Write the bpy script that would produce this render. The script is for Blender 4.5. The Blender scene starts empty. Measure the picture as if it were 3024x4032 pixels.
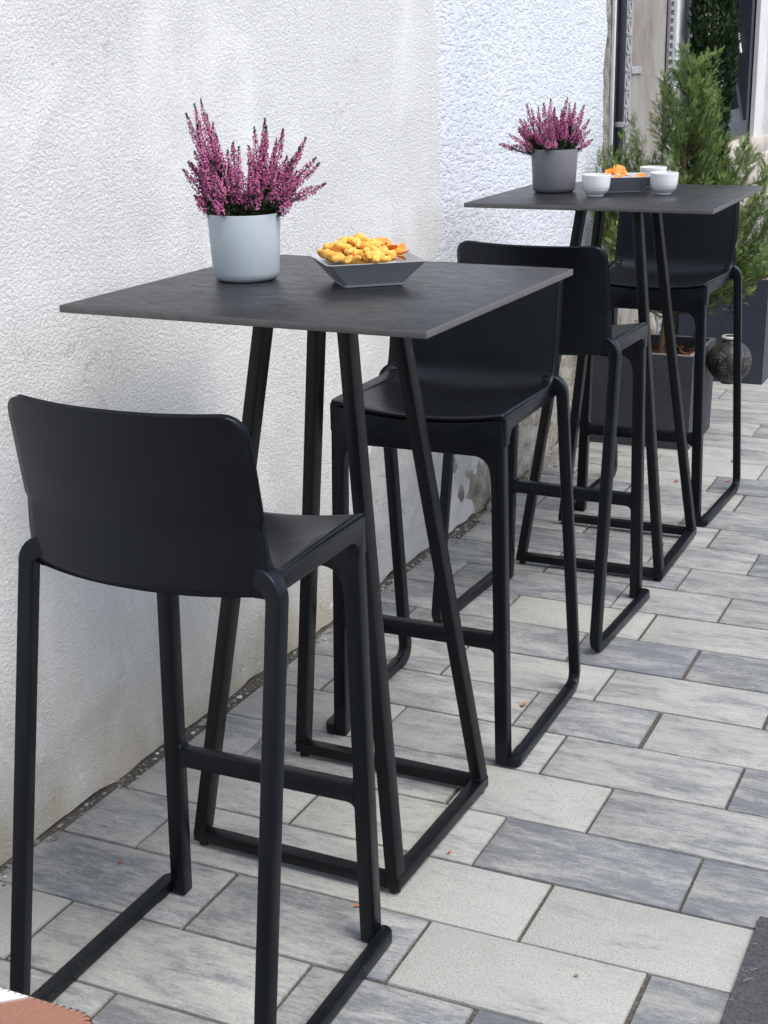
import bpy, bmesh, math, random
import numpy as np
from mathutils import Vector, Matrix, noise as mnoise

random.seed(11)
RNG = np.random.default_rng(7)
R = math.radians
scene = bpy.context.scene
COL = scene.collection

# ------------------------------------------------------------------ camera
YAW, PITCH, ROLL, CAMH, FPX = 0.4360, 0.3086, -0.0184, 1.4921, 5708.0
cd = bpy.data.cameras.new('camera')
cd.sensor_fit = 'VERTICAL'; cd.sensor_height = 36.0; cd.lens = 36.0 * FPX / 4032.0
cd.clip_start = 0.05; cd.clip_end = 500
cam = bpy.data.objects.new('camera', cd); COL.objects.link(cam)
fw = Vector((-math.sin(YAW)*math.cos(PITCH), math.cos(YAW)*math.cos(PITCH), -math.sin(PITCH)))
rt0 = Vector((math.cos(YAW), math.sin(YAW), 0)); up0 = rt0.cross(fw)
rt = math.cos(ROLL)*rt0 + math.sin(ROLL)*up0; up = -math.sin(ROLL)*rt0 + math.cos(ROLL)*up0
cam.matrix_world = Matrix(((rt.x, up.x, -fw.x, 0), (rt.y, up.y, -fw.y, 0), (rt.z, up.z, -fw.z, CAMH), (0, 0, 0, 1)))
scene.camera = cam

# ------------------------------------------------------------------ world, sun, exposure
SUN_EL, SUN_AZ = R(60), R(100)          # azimuth measured clockwise from +Y
w = bpy.data.worlds.new('World'); scene.world = w; w.use_nodes = True
nt = w.node_tree; nt.nodes.clear()
sky = nt.nodes.new('ShaderNodeTexSky'); sky.sky_type = 'NISHITA'; sky.sun_disc = False
sky.sun_elevation = SUN_EL; sky.sun_rotation = SUN_AZ; sky.air_density = 1.0; sky.dust_density = 2.5; sky.ozone_density = 1.0
hs = nt.nodes.new('ShaderNodeHueSaturation'); hs.inputs['Saturation'].default_value = 0.85
bg = nt.nodes.new('ShaderNodeBackground'); bg.inputs['Strength'].default_value = 0.15
wo = nt.nodes.new('ShaderNodeOutputWorld')
nt.links.new(sky.outputs[0], hs.inputs['Color']); nt.links.new(hs.outputs[0], bg.inputs['Color']); nt.links.new(bg.outputs[0], wo.inputs[0])
sl = bpy.data.lights.new('sun', 'SUN'); sl.energy = 1.5; sl.angle = R(30); sl.color = (1.0, 0.96, 0.9)
sun = bpy.data.objects.new('sun', sl); COL.objects.link(sun)
sd_ = Vector((math.sin(SUN_AZ)*math.cos(SUN_EL), math.cos(SUN_AZ)*math.cos(SUN_EL), math.sin(SUN_EL)))
sun.rotation_euler = sd_.to_track_quat('Z', 'Y').to_euler(); sun.location = (3, -2, 6)
vs = scene.view_settings
vs.view_transform = 'Standard'; vs.look = 'None'; vs.gamma = 1.0; vs.exposure = 0.80; vs.use_curve_mapping = False

cy = scene.cycles; cy.use_adaptive_sampling = True; cy.adaptive_threshold = 0.02; cy.max_bounces = 6; cy.diffuse_bounces = 3; cy.glossy_bounces = 3; cy.transmission_bounces = 4; cy.caustics_reflective = False; cy.caustics_refractive = False

# ------------------------------------------------------------------ material helpers
class NB:
    def __init__(self, name):
        self.m = bpy.data.materials.new(name); self.m.use_nodes = True
        self.t = self.m.node_tree; self.bsdf = self.t.nodes['Principled BSDF']
    def n(self, typ, **kw):
        nd = self.t.nodes.new(typ)
        for k, v in kw.items():
            if k in nd.inputs.keys() if hasattr(nd.inputs, 'keys') else False: nd.inputs[k].default_value = v
            else: setattr(nd, k, v)
        return nd
    def l(self, a, b): self.t.links.new(a, b)
    def coord(self, kind='Object', scale=(1, 1, 1)):
        if kind == 'World': o = self.n('ShaderNodeNewGeometry').outputs['Position']
        else: o = self.n('ShaderNodeTexCoord').outputs[kind]
        mp = self.n('ShaderNodeMapping'); mp.inputs['Scale'].default_value = scale
        self.l(o, mp.inputs[0]); return mp.outputs[0]
    def noise(self, vec, scale, detail=4, rough=0.55, dist=0.0):
        nd = self.n('ShaderNodeTexNoise'); nd.inputs['Scale'].default_value = scale; nd.inputs['Detail'].default_value = detail
        nd.inputs['Roughness'].default_value = rough; nd.inputs['Distortion'].default_value = dist
        self.l(vec, nd.inputs['Vector']); return nd.outputs['Fac']
    def ramp(self, fac, stops, interp='LINEAR'):
        nd = self.n('ShaderNodeValToRGB'); cr = nd.color_ramp; cr.interpolation = interp
        while len(cr.elements) < len(stops): cr.elements.new(0.5)
        for e, (p, c) in zip(cr.elements, stops):
            e.position = p; e.color = (c, c, c, 1) if not hasattr(c, '__len__') else (*c, 1)
        self.l(fac, nd.inputs[0]); return nd.outputs[0]
    def mix(self, a, b, fac, blend='MIX'):
        nd = self.n('ShaderNodeMix', data_type='RGBA', blend_type=blend)
        for s, v in ((nd.inputs[0], fac), (nd.inputs[6], a), (nd.inputs[7], b)):
            if hasattr(v, 'is_linked') or hasattr(v, 'links'): self.l(v, s)
            elif hasattr(v, '__len__'): s.default_value = (*v, 1)
            else: s.default_value = v
        return nd.outputs[2]
    def math(self, op, a, b=0.0, clamp=False):
        nd = self.n('ShaderNodeMath', operation=op); nd.use_clamp = clamp
        for s, v in ((nd.inputs[0], a), (nd.inputs[1], b)):
            if hasattr(v, 'links'): self.l(v, s)
            else: s.default_value = v
        return nd.outputs[0]
    def bump(self, h, dist, strength=1.0, prev=None):
        nd = self.n('ShaderNodeBump'); nd.inputs['Strength'].default_value = strength; nd.inputs['Distance'].default_value = dist
        self.l(h, nd.inputs['Height'])
        if prev is not None: self.l(prev, nd.inputs['Normal'])
        return nd.outputs[0]
    def out(self, color=None, rough=None, normal=None, spec=None, metal=None):
        b = self.bsdf.inputs
        for key, v in (('Base Color', color), ('Roughness', rough), ('Normal', normal), ('Specular IOR Level', spec), ('Metallic', metal)):
            if v is None: continue
            if hasattr(v, 'links'): self.l(v, b[key])
            elif hasattr(v, '__len__'): b[key].default_value = (*v, 1)
            else: b[key].default_value = v
        return self.m

def plain(name, col, rough=0.5, var=0.12, scale=30, spec=0.5, metal=0.0, bumpd=0.0003, bscale=400):
    b = NB(name); c = b.coord('World')
    f = b.noise(c, scale, 5)
    lo = tuple(x*(1-var) for x in col); hi = tuple(min(1, x*(1+var)) for x in col)
    colr = b.ramp(f, [(0.3, lo), (0.7, hi)])
    r2 = b.ramp(b.noise(c, scale*2.3, 4), [(0.3, max(0, rough-0.07)), (0.7, min(1, rough+0.07))])
    nr = b.bump(b.noise(c, bscale, 3), bumpd, 0.6) if bumpd else None
    return b.out(colr, r2, nr, spec, metal)

# ------------------------------------------------------------------ materials
M = {}
def mat_stool(name='black_plastic', dustmax=0.22, lo=0.66):
    b = NB(name); c = b.coord('World')
    col = b.ramp(b.noise(c, 9, 5), [(0.3, (0.0024, 0.0029, 0.0043)), (0.75, (0.0038, 0.0045, 0.0064))])
    dust = b.ramp(b.noise(c, 260, 3, 0.7), [(lo, 0.0), (lo+0.12, 1.0)])
    dm = b.math('MULTIPLY', dust, b.ramp(b.noise(c, 14, 3), [(0.45, 0.0), (0.72, dustmax)]))
    col = b.mix(col, (0.12, 0.12, 0.12), dm)
    ro = b.ramp(b.noise(c, 23, 5), [(0.3, 0.29), (0.7, 0.38)])
    nr = b.bump(b.noise(c, 900, 2), 0.00025, 0.5)
    b.bsdf.inputs['Specular Tint'].default_value = (0.78, 0.88, 1.0, 1)  # bluish sky reflection put into the plastic's highlight colour
    return b.out(col, ro, nr, 0.30)
M['stool'] = mat_stool()
M['stool_worn'] = mat_stool('scuffed_black_plastic', 0.7, 0.56)
M['steel'] = plain('black_powder_coated_steel', (0.003, 0.0035, 0.0050), 0.38, 0.2, 20, 0.28, bumpd=0.0002, bscale=1200)
M['rubber'] = plain('black_rubber', (0.012, 0.012, 0.012), 0.7, 0.1)
M['zinc'] = plain('galvanised_metal', (0.45, 0.46, 0.47), 0.45, 0.15, 60, 0.5, 0.7)

def mat_top():
    b = NB('slate_laminate'); c = b.coord('Object', (1, 2.2, 1))
    f = b.noise(c, 6.0, 9, 0.62, 1.6)
    col = b.ramp(f, [(0.32, (0.0085, 0.0095, 0.0125)), (0.46, (0.014, 0.0152, 0.0185)), (0.58, (0.022, 0.0235, 0.0265)), (0.70, (0.014, 0.0152, 0.018))])
    f2 = b.noise(b.coord('Object', (1.2, 3.5, 1)), 11, 7, 0.7, 2.5)
    ro = b.ramp(f2, [(0.35, 0.28), (0.65, 0.46)])
    nr = b.bump(f2, 0.0006, 0.6, b.bump(b.noise(b.coord('Object'), 400, 3), 0.0002, 0.5))
    return b.out(col, ro, nr, 0.27)
M['top'] = mat_top()
M['top_edge'] = plain('laminate_edge', (0.105, 0.102, 0.098), 0.45, 0.15, 60, 0.4)

def mat_paver():
    b = NB('concrete_paver')
    pos = b.n('ShaderNodeNewGeometry').outputs['Position']; oi = b.n('ShaderNodeObjectInfo')
    off = b.math('MULTIPLY', oi.outputs['Random'], 37.0)
    add = b.n('ShaderNodeVectorMath', operation='ADD'); b.l(pos, add.inputs[0]); b.l(off, add.inputs[1])
    def mp(s):
        m = b.n('ShaderNodeMapping'); m.inputs['Scale'].default_value = s; b.l(add.outputs[0], m.inputs[0]); return m.outputs[0]
    sep = b.n('ShaderNodeSeparateColor'); b.l(oi.outputs['Color'], sep.inputs[0])
    tone = sep.outputs[0]
    s1 = b.noise(mp((2.0, 6.5, 1)), 2.8, 6, 0.66, 0.5)
    s2 = b.noise(mp((4, 18, 5)), 7.0, 6, 0.8, 0.1)
    sp = b.noise(mp((1, 1.25, 1)), 230, 3, 0.7)
    s = b.math('ADD', b.math('MULTIPLY', s1, 0.55), b.math('MULTIPLY', s2, 0.45))
    s = b.math('ADD', s, b.math('MULTIPLY', b.math('SUBTRACT', sp, 0.5), 0.55))
    s = b.math('ADD', s, b.math('MULTIPLY', b.math('SUBTRACT', tone, 0.5), 0.27))
    mask = b.ramp(s, [(0.45, 0.0), (0.53, 0.5), (0.62, 1.0)])
    light = b.mix((0.332, 0.335, 0.312), (0.39, 0.39, 0.366), s2)
    col = b.mix(light, (0.143, 0.154, 0.172), mask)
    col = b.mix(col, b.ramp(sp, [(0.33, 0.62), (0.47, 0.97), (0.64, 1.12)]), 1.0, 'MULTIPLY')
    dirt = b.ramp(b.noise(pos, 5, 5, 0.7), [(0.5, 0.0), (0.8, 0.28)])
    col = b.mix(col, (0.19, 0.17, 0.14), dirt)
    nr = b.bump(sp, 0.0016, 0.7, b.bump(b.noise(pos, 60, 3), 0.001, 0.4))
    return b.out(col, 0.85, nr, 0.25)
M['paver'] = mat_paver()

def mat_sand():
    b = NB('joint_sand'); c = b.coord('World')
    col = b.ramp(b.noise(c, 160, 4, 0.8), [(0.3, (0.050, 0.044, 0.036)), (0.52, (0.115, 0.104, 0.088)), (0.72, (0.24, 0.222, 0.195))])
    moss = b.ramp(b.noise(c, 7, 4), [(0.55, 0.0), (0.75, 0.45)])
    col = b.mix(col, (0.045, 0.048, 0.030), moss)
    return b.out(col, 0.95, b.bump(b.noise(c, 240, 3, 0.8), 0.004, 1.0), 0.1)
M['sand'] = mat_sand()

def mat_farpave():
    b = NB('distant_paving'); pos = b.n('ShaderNodeNewGeometry').outputs['Position']
    br = b.n('ShaderNodeTexBrick'); b.l(pos, br.inputs['Vector'])
    br.inputs['Scale'].default_value = 1.0; br.inputs['Brick Width'].default_value = 0.4; br.inputs['Row Height'].default_value = 0.2
    br.inputs['Mortar Size'].default_value = 0.004; br.inputs['Color1'].default_value = (0.36, 0.36, 0.35, 1); br.inputs['Color2'].default_value = (0.22, 0.235, 0.26, 1)
    br.inputs['Mortar'].default_value = (0.06, 0.055, 0.045, 1)
    col = b.mix(br.outputs[0], b.ramp(b.noise(b.coord('World', (3, 14, 1)), 5, 6, 0.7), [(0.3, 0.6), (0.65, 1.1)]), 1.0, 'MULTIPLY')
    return b.out(col, 0.88, b.bump(b.noise(pos, 200, 3), 0.001, 0.5), 0.2)
M['farpave'] = mat_farpave()

def mat_stucco():
    b = NB('white_stucco'); pos = b.n('ShaderNodeNewGeometry').outputs['Position']
    def mp(s):
        m = b.n('ShaderNodeMapping'); m.inputs['Scale'].default_value = s; b.l(pos, m.inputs[0]); return m.outputs[0]
    worm = b.noise(mp((1, 1, 1.2)), 125, 5, 0.66, 0.35)
    worm2 = b.noise(mp((1, 0.9, 1.2)), 290, 2, 0.6, 0.3)
    area = b.ramp(b.noise(pos, 2.6, 5, 0.6, 0.8), [(0.34, 0.40), (0.52, 1.0)])
    h = b.math('MULTIPLY', b.math('ADD', b.ramp(worm, [(0.36, 0.0), (0.62, 1.0)]), b.math('MULTIPLY', worm2, 0.5)), area)
    n1 = b.bump(h, 0.0032, 0.7)
    trow = b.noise(mp((1, 3.0, 0.8)), 4.5, 4, 0.55, 0.9)
    n2 = b.bump(trow, 0.002, 0.2, n1)
    base = b.ramp(b.noise(pos, 1.7, 6, 0.6, 0.6), [(0.28, (0.67, 0.67, 0.655)), (0.5, (0.72, 0.722, 0.71)), (0.72, (0.745, 0.747, 0.737))])
    # faint grey rain streaks, running down
    st = b.ramp(b.noise(mp((1, 16, 0.9)), 1.6, 6, 0.65, 0.4), [(0.54, 0.0), (0.80, 0.30)])
    base = b.mix(base, (0.54, 0.535, 0.515), st)
    vo = b.n('ShaderNodeTexVoronoi'); vo.feature = 'DISTANCE_TO_EDGE'; vo.inputs['Scale'].default_value = 1.9
    dv = b.n('ShaderNodeVectorMath', operation='ADD'); nd_ = b.n('ShaderNodeTexNoise'); nd_.inputs['Scale'].default_value = 7; nd_.inputs['Detail'].default_value = 5; b.l(pos, nd_.inputs['Vector'])
    sc_ = b.n('ShaderNodeVectorMath', operation='SCALE'); sc_.inputs['Scale'].default_value = 0.35; b.l(nd_.outputs['Color'], sc_.inputs[0]); b.l(pos, dv.inputs[0]); b.l(sc_.outputs[0], dv.inputs[1]); b.l(dv.outputs[0], vo.inputs['Vector'])
    crk = b.math('MULTIPLY', b.ramp(vo.outputs['Distance'], [(0.0, 1.0), (0.010, 0.0)]), b.ramp(b.noise(pos, 3.1, 4, 0.6), [(0.55, 0.0), (0.63, 0.38)]))
    base = b.mix(base, (0.33, 0.32, 0.30), crk)
    # trowelled bare patches with warm grey tint
    tan = b.ramp(b.noise(mp((1, 1, 1)), 3.3, 6, 0.68, 1.2), [(0.60, 0.0), (0.76, 0.5)])
    base = b.mix(base, (0.54, 0.52, 0.475), tan)
    # splash dirt within 0.45 m of the ground
    sx = b.n('ShaderNodeSeparateXYZ'); b.l(pos, sx.inputs[0])
    zz = b.math('ADD', sx.outputs[2], b.math('MULTIPLY', b.math('SUBTRACT', b.noise(mp((1, 2, 1)), 4, 6, 0.7), 0.5), 0.55))
    dz = b.ramp(zz, [(0.0, 0.80), (0.10, 0.48), (0.46, 0.0)])
    base = b.mix(base, (0.45, 0.39, 0.285), dz)
    eff = b.ramp(b.noise(mp((1, 1, 1.6)), 8, 5, 0.7), [(0.62, 0.0), (0.70, 0.8)])
    base = b.mix(base, (0.74, 0.74, 0.73), b.math('MULTIPLY', eff, b.ramp(sx.outputs[2], [(0.05, 1.0), (0.5, 0.0)])))
    pock = b.ramp(b.noise(mp((1, 1, 0.8)), 22, 4, 0.75, 0.8), [(0.715, 0.0), (0.745, 1.0)])
    base = b.mix(base, (0.20, 0.195, 0.18), b.math('MULTIPLY', pock, 0.75))
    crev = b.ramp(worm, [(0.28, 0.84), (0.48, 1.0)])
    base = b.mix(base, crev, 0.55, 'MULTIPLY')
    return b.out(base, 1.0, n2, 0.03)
M['stucco'] = mat_stucco()

def mat_greyrender():
    b = NB('grey_smooth_render'); pos = b.n('ShaderNodeNewGeometry').outputs['Position']
    col = b.ramp(b.noise(pos, 5, 7, 0.65, 0.6), [(0.3, (0.42, 0.41, 0.39)), (0.55, (0.52, 0.515, 0.495)), (0.75, (0.60, 0.595, 0.58))])
    col = b.mix(col, (0.26, 0.235, 0.20), b.ramp(b.noise(pos, 11, 6, 0.75), [(0.62, 0.0), (0.82, 0.25)]))
    n = b.bump(b.noise(pos, 26, 6, 0.7, 1.0), 0.012, 0.6, b.bump(b.noise(pos, 130, 4), 0.003, 0.6))
    return b.out(col, 0.92, n, 0.15)
M['grey_render'] = mat_greyrender()

def mat_roughcast():
    b = NB('white_roughcast'); pos = b.n('ShaderNodeNewGeometry').outputs['Position']
    def mp(s):
        m = b.n('ShaderNodeMapping'); m.inputs['Scale'].default_value = s; b.l(pos, m.inputs[0]); return m.outputs[0]
    a = b.noise(mp((1, 0.50, 1.25)), 78, 3, 0.55, 0.3)
    a2 = b.noise(mp((1, 0.7, 1.2)), 130, 2, 0.5, 0.3)
    big = b.noise(mp((1, 0.6, 1.2)), 16, 2, 0.5)
    h = b.math('ADD', b.math('ADD', b.ramp(a, [(0.36, 0.0), (0.50, 0.9), (0.62, 1.0)]), b.math('MULTIPLY', a2, 0.30)), b.math('MULTIPLY', big, 0.6))
    n = b.bump(h, 0.0031, 0.72)
    col = b.ramp(b.noise(pos, 3, 5), [(0.3, (0.615, 0.645, 0.69)), (0.7, (0.665, 0.695, 0.735))])
    col = b.mix(col, b.ramp(a, [(0.25, 0.86), (0.45, 1.0)]), 0.5, 'MULTIPLY')
    return b.out(col, 1.0, n, 0.03)
M['roughcast'] = mat_roughcast()

def mat_masonry():
    b = NB('old_masonry'); pos = b.n('ShaderNodeNewGeometry').outputs['Position']
    col = b.ramp(b.noise(pos, 7, 8, 0.7, 0.5), [(0.28, (0.10, 0.09, 0.075)), (0.42, (0.26, 0.235, 0.20)), (0.55, (0.40, 0.375, 0.33)), (0.75, (0.50, 0.485, 0.45))])
    n = b.bump(b.noise(pos, 18, 7, 0.7, 0.6), 0.03, 0.9, b.bump(b.noise(pos, 110, 4), 0.004, 0.7))
    return b.out(col, 0.95, n, 0.1)
M['masonry'] = mat_masonry()

def mat_panel():
    b = NB('raw_concrete'); pos = b.n('ShaderNodeNewGeometry').outputs['Position']
    m = b.n('ShaderNodeMapping'); m.inputs['Scale'].default_value = (1, 1.8, 1.0); b.l(pos, m.inputs[0])
    col = b.ramp(b.noise(m.outputs[0], 3.0, 7, 0.65, 0.3), [(0.3, (0.21, 0.175, 0.150)), (0.5, (0.28, 0.258, 0.235)), (0.7, (0.35, 0.34, 0.32))])
    col = b.mix(col, (0.22, 0.15, 0.11), b.ramp(b.noise(pos, 9, 6, 0.7), [(0.56, 0.0), (0.75, 0.55)]))
    n = b.bump(b.noise(pos, 45, 5, 0.7), 0.004, 0.7)
    return b.out(col, 0.9, n, 0.2)
M['panel'] = mat_panel()
M['white_metal'] = plain('white_coated_metal', (0.72, 0.74, 0.76), 0.4, 0.08, 30)
M['grey_bead'] = plain('dusty_galvanised_mesh', (0.36, 0.35, 0.36), 0.6, 0.25, 40, 0.4, 0.2)
M['pipe'] = plain('anthracite_metal', (0.018, 0.021, 0.030), 0.4, 0.15, 12, 0.5)
M['frame'] = plain('anthracite_window_frame', (0.030, 0.034, 0.046), 0.4, 0.1, 12, 0.5)
M['reveal'] = plain('white_interior', (0.62, 0.61, 0.60), 0.9, 0.08, 6, 0.1)
M['dark_room'] = plain('dim_interior', (0.35, 0.35, 0.36), 0.9, 0.1, 3, 0.1)
M['sill'] = plain('sandstone', (0.48, 0.43, 0.37), 0.9, 0.2, 14, 0.1, bumpd=0.003, bscale=60)
def mat_glass():
    b = NB('window_glass'); i = b.bsdf.inputs
    i['Base Color'].default_value = (0.92, 0.95, 0.96, 1); i['Roughness'].default_value = 0.02
    i['Transmission Weight'].default_value = 1.0; i['IOR'].default_value = 1.45
    return b.m
M['glass'] = mat_glass()
M['pot_light'] = plain('pale_blue_grey_plastic', (0.40, 0.455, 0.485), 0.5, 0.03, 20, 0.4, bumpd=0.0003, bscale=700)
M['pot_dark'] = plain('mid_grey_plastic', (0.142, 0.141, 0.155), 0.5, 0.04, 20, 0.4, bumpd=0.0003, bscale=700)
M['soil'] = plain('dark_potting_soil', (0.025, 0.019, 0.014), 0.95, 0.4, 90, 0.1, bumpd=0.004, bscale=150)
M['bowl'] = plain('grey_glazed_stoneware', (0.37, 0.38, 0.405), 0.42, 0.04, 20, 0.35, bumpd=0.0)
M['porcelain'] = plain('white_glazed_porcelain', (0.76, 0.765, 0.76), 0.18, 0.03, 25, 0.5, bumpd=0.0002, bscale=260)
def mat_puff():
    b = NB('peanut_puff'); c = b.coord('World')
    col = b.ramp(b.noise(c, 130, 4, 0.7), [(0.30, (0.62, 0.22, 0.028)), (0.44, (0.86, 0.43, 0.075)), (0.64, (0.92, 0.57, 0.16))])
    n = b.bump(b.noise(c, 300, 5, 0.75), 0.0022, 1.0)
    m = b.out(col, 0.75, n, 0.3)
    b.bsdf.inputs['Subsurface Weight'].default_value = 0.15; b.bsdf.inputs['Subsurface Radius'].default_value = (0.01, 0.005, 0.002); b.bsdf.inputs['Subsurface Scale'].default_value = 0.5
    return m
M['puff'] = mat_puff()
def mat_crisp():
    b = NB('paprika_crisp'); c = b.coord('World')
    col = b.ramp(b.noise(c, 90, 5, 0.7), [(0.3, (0.60, 0.15, 0.018)), (0.55, (0.80, 0.29, 0.035)), (0.75, (0.86, 0.42, 0.08))])
    return b.out(col, 0.55, b.bump(b.noise(c, 260, 3), 0.0008, 0.7), 0.4)
M['crisp'] = mat_crisp()
def mat_leaf(name, stops, rough=0.6, trans=0.0):
    b = NB(name); c = b.coord('World')
    at = b.n('ShaderNodeAttribute'); at.attribute_name = 'tint'
    f = b.math('ADD', b.math('MULTIPLY', b.noise(c, 30, 3), 0.45), b.math('MULTIPLY', at.outputs['Fac'], 0.55))
    m = b.out(b.ramp(f, stops), rough, None, 0.25)
    return m
M['thuja'] = mat_leaf('conifer_green', [(0.2, (0.038, 0.072, 0.020)), (0.5, (0.115, 0.185, 0.050)), (0.8, (0.25, 0.33, 0.095))])
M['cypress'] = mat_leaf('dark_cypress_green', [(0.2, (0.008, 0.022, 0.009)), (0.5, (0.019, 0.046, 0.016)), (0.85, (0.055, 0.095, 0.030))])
M['heather_leaf'] = mat_leaf('heather_green', [(0.2, (0.018, 0.035, 0.012)), (0.5, (0.035, 0.062, 0.020)), (0.8, (0.075, 0.105, 0.040))])
M['heather_flower'] = mat_leaf('heather_pink', [(0.15, (0.19, 0.018, 0.085)), (0.5, (0.49, 0.090, 0.255)), (0.85, (0.72, 0.33, 0.51))], 0.7)
M['bark'] = plain('brown_bark', (0.11, 0.075, 0.05), 0.95, 0.35, 40, 0.1, bumpd=0.003, bscale=90)
M['twig'] = plain('thin_brown_twig', (0.075, 0.045, 0.025), 0.9, 0.3, 40, 0.1)
M['mulch'] = plain('bark_mulch', (0.105, 0.052, 0.032), 0.95, 0.5, 55, 0.1, bumpd=0.003, bscale=120)
M['planter'] = plain('grey_fibre_cement', (0.040, 0.043, 0.052), 0.55, 0.15, 18, 0.35, bumpd=0.0008, bscale=250)
M['planter_blue'] = plain('dark_blue_grey_planter', (0.036, 0.043, 0.062), 0.5, 0.1, 10, 0.4, bumpd=0.0005, bscale=250)
M['planter_rim'] = plain('worn_planter_rim', (0.17, 0.165, 0.16), 0.7, 0.2, 40, 0.3)
M['iron'] = plain('wrought_iron', (0.014, 0.014, 0.016), 0.5, 0.2, 30, 0.5, 0.3)
def mat_lantern():
    b = NB('pierced_metal'); c = b.coord('Object')
    v = b.n('ShaderNodeTexVoronoi'); v.feature = 'DISTANCE_TO_EDGE'; v.inputs['Scale'].default_value = 95; b.l(c, v.inputs['Vector'])
    hole = b.ramp(v.outputs['Distance'], [(0.16, 0.0), (0.24, 1.0)])
    pat = b.ramp(b.noise(c, 26, 4, 0.7), [(0.40, 0.0), (0.56, 1.0)])
    sz = b.n('ShaderNodeSeparateXYZ'); b.l(c, sz.inputs[0])
    band = b.ramp(b.math('ADD', b.math('MULTIPLY', sz.outputs[2], 5.0), 0.5), [(0.12, 1.0), (0.55, 1.0), (0.8, 0.25)])
    f = b.math('MULTIPLY', b.math('MULTIPLY', hole, pat), band)
    col = b.mix((0.012, 0.012, 0.013), (0.22, 0.185, 0.13), f)
    return b.out(col, 0.45, b.bump(hole, 0.001, 0.6), 0.5)
M['lantern'] = mat_lantern()
M['cream'] = plain('cream_metal', (0.55, 0.52, 0.45), 0.5, 0.1)
def mat_felt():
    b = NB('brown_white_felt'); c = b.coord('Object')
    s = b.n('ShaderNodeSeparateXYZ'); b.l(c, s.inputs[0])
    d = b.math('ADD', b.math('ADD', b.math('MULTIPLY', s.outputs[0], -0.62), b.math('MULTIPLY', s.outputs[1], 0.784)), b.math('MULTIPLY', b.math('SUBTRACT', b.noise(c, 12, 2), 0.5), 0.02))
    f = b.ramp(d, [(0.1400, 0.0), (0.1430, 1.0)])
    fu = b.noise(b.coord('Object', (1, 1.6, 1)), 240, 4, 0.7, 0.6)
    br = b.ramp(fu, [(0.3, (0.20, 0.080, 0.046)), (0.7, (0.29, 0.125, 0.075))])
    col = b.mix(br, b.ramp(fu, [(0.3, (0.55, 0.56, 0.58)), (0.7, (0.70, 0.71, 0.72))]), f)
    m = b.out(col, 1.0, b.bump(fu, 0.0016, 0.8), 0.05)
    b.bsdf.inputs['Sheen Weight'].default_value = 0.3
    return m
M['felt'] = mat_felt()
M['thread'] = plain('dark_brown_thread', (0.045, 0.018, 0.012), 0.9, 0.2)
M['mat'] = plain('charcoal_felt_mat', (0.080, 0.080, 0.086), 1.0, 0.35, 160, 0.05, bumpd=0.003, bscale=330)
M['lint'] = plain('pale_lint', (0.32, 0.31, 0.30), 1.0, 0.1)
M['dry_leaf'] = plain('dry_orange_leaf', (0.36, 0.12, 0.05), 0.8, 0.3, 120, 0.2)
M['brown_leaf'] = plain('dry_tan_leaf', (0.30, 0.17, 0.09), 0.8, 0.3, 120, 0.2)
M['chip'] = plain('white_plaster_crumb', (0.58, 0.56, 0.53), 0.95, 0.15, 80, 0.1)
M['crumb'] = plain('grey_mortar_crumb', (0.24, 0.225, 0.20), 0.95, 0.5, 60, 0.1, bumpd=0.002, bscale=200)
M['wood'] = plain('dark_bench_wood', (0.06, 0.045, 0.035), 0.6, 0.2, 12)

# ------------------------------------------------------------------ mesh helpers
def tag(o, label=None, cat=None, group=None, kind=None):
    if label: o['label'] = label
    if cat: o['category'] = cat
    if group: o['group'] = group
    if kind: o['kind'] = kind
    return o
def finish(me, smooth=True, angle=35):
    if smooth:
        me.polygons.foreach_set('use_smooth', [True]*len(me.polygons))
        me.set_sharp_from_angle(angle=R(angle))
def link(name, me, mat=None, parent=None, smooth=True, angle=35):
    if mat is not None and len(me.materials) == 0: me.materials.append(mat)
    finish(me, smooth, angle)
    o = bpy.data.objects.new(name, me); COL.objects.link(o)
    if parent is not None: o.parent = parent
    return o
def from_bm(name, bm, mat, parent=None, smooth=True, angle=35):
    bmesh.ops.recalc_face_normals(bm, faces=bm.faces)
    me = bpy.data.meshes.new(name); bm.to_mesh(me); bm.free()
    return link(name, me, mat, parent, smooth, angle)
def from_py(name, v, f, mat, parent=None, smooth=True, angle=35):
    me = bpy.data.meshes.new(name); me.from_pydata([tuple(map(float, p)) for p in v], [], [tuple(map(int, q)) for q in f]); me.update()
    return link(name, me, mat, parent, smooth, angle)
def empty(name, loc=(0, 0, 0), rz=0):
    o = bpy.data.objects.new(name, None); COL.objects.link(o); o.location = loc; o.rotation_euler = (0, 0, rz); o.empty_display_size = 0.1
    return o
def copy_tree(o, parent=None):
    c = o.copy(); COL.objects.link(c); c.parent = parent
    for ch in list(o.children): copy_tree(ch, c)
    return c
def box_bm(x0, x1, y0, y1, z0, z1, bev=0.0, seg=2, bm=None):
    own = bm is None
    if own: bm = bmesh.new()
    r = bmesh.ops.create_cube(bm, size=1.0)
    for v in r['verts']:
        v.co = Vector(((x0+x1)/2 + v.co.x*(x1-x0), (y0+y1)/2 + v.co.y*(y1-y0), (z0+z1)/2 + v.co.z*(z1-z0)))
    if bev > 0:
        es = list({e for v in r['verts'] for e in v.link_edges})
        bmesh.ops.bevel(bm, geom=es, offset=bev, segments=seg, affect='EDGES', profile=0.5)
    return bm
def rrect(a, b, r, seg=3):
    pts = []
    for cx, cy, a0 in ((a-r, b-r, 0), (-a+r, b-r, 90), (-a+r, -b+r, 180), (a-r, -b+r, 270)):
        for i in range(seg+1):
            t = R(a0 + 90*i/seg); pts.append((cx + r*math.cos(t), cy + r*math.sin(t)))
    return pts
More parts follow.
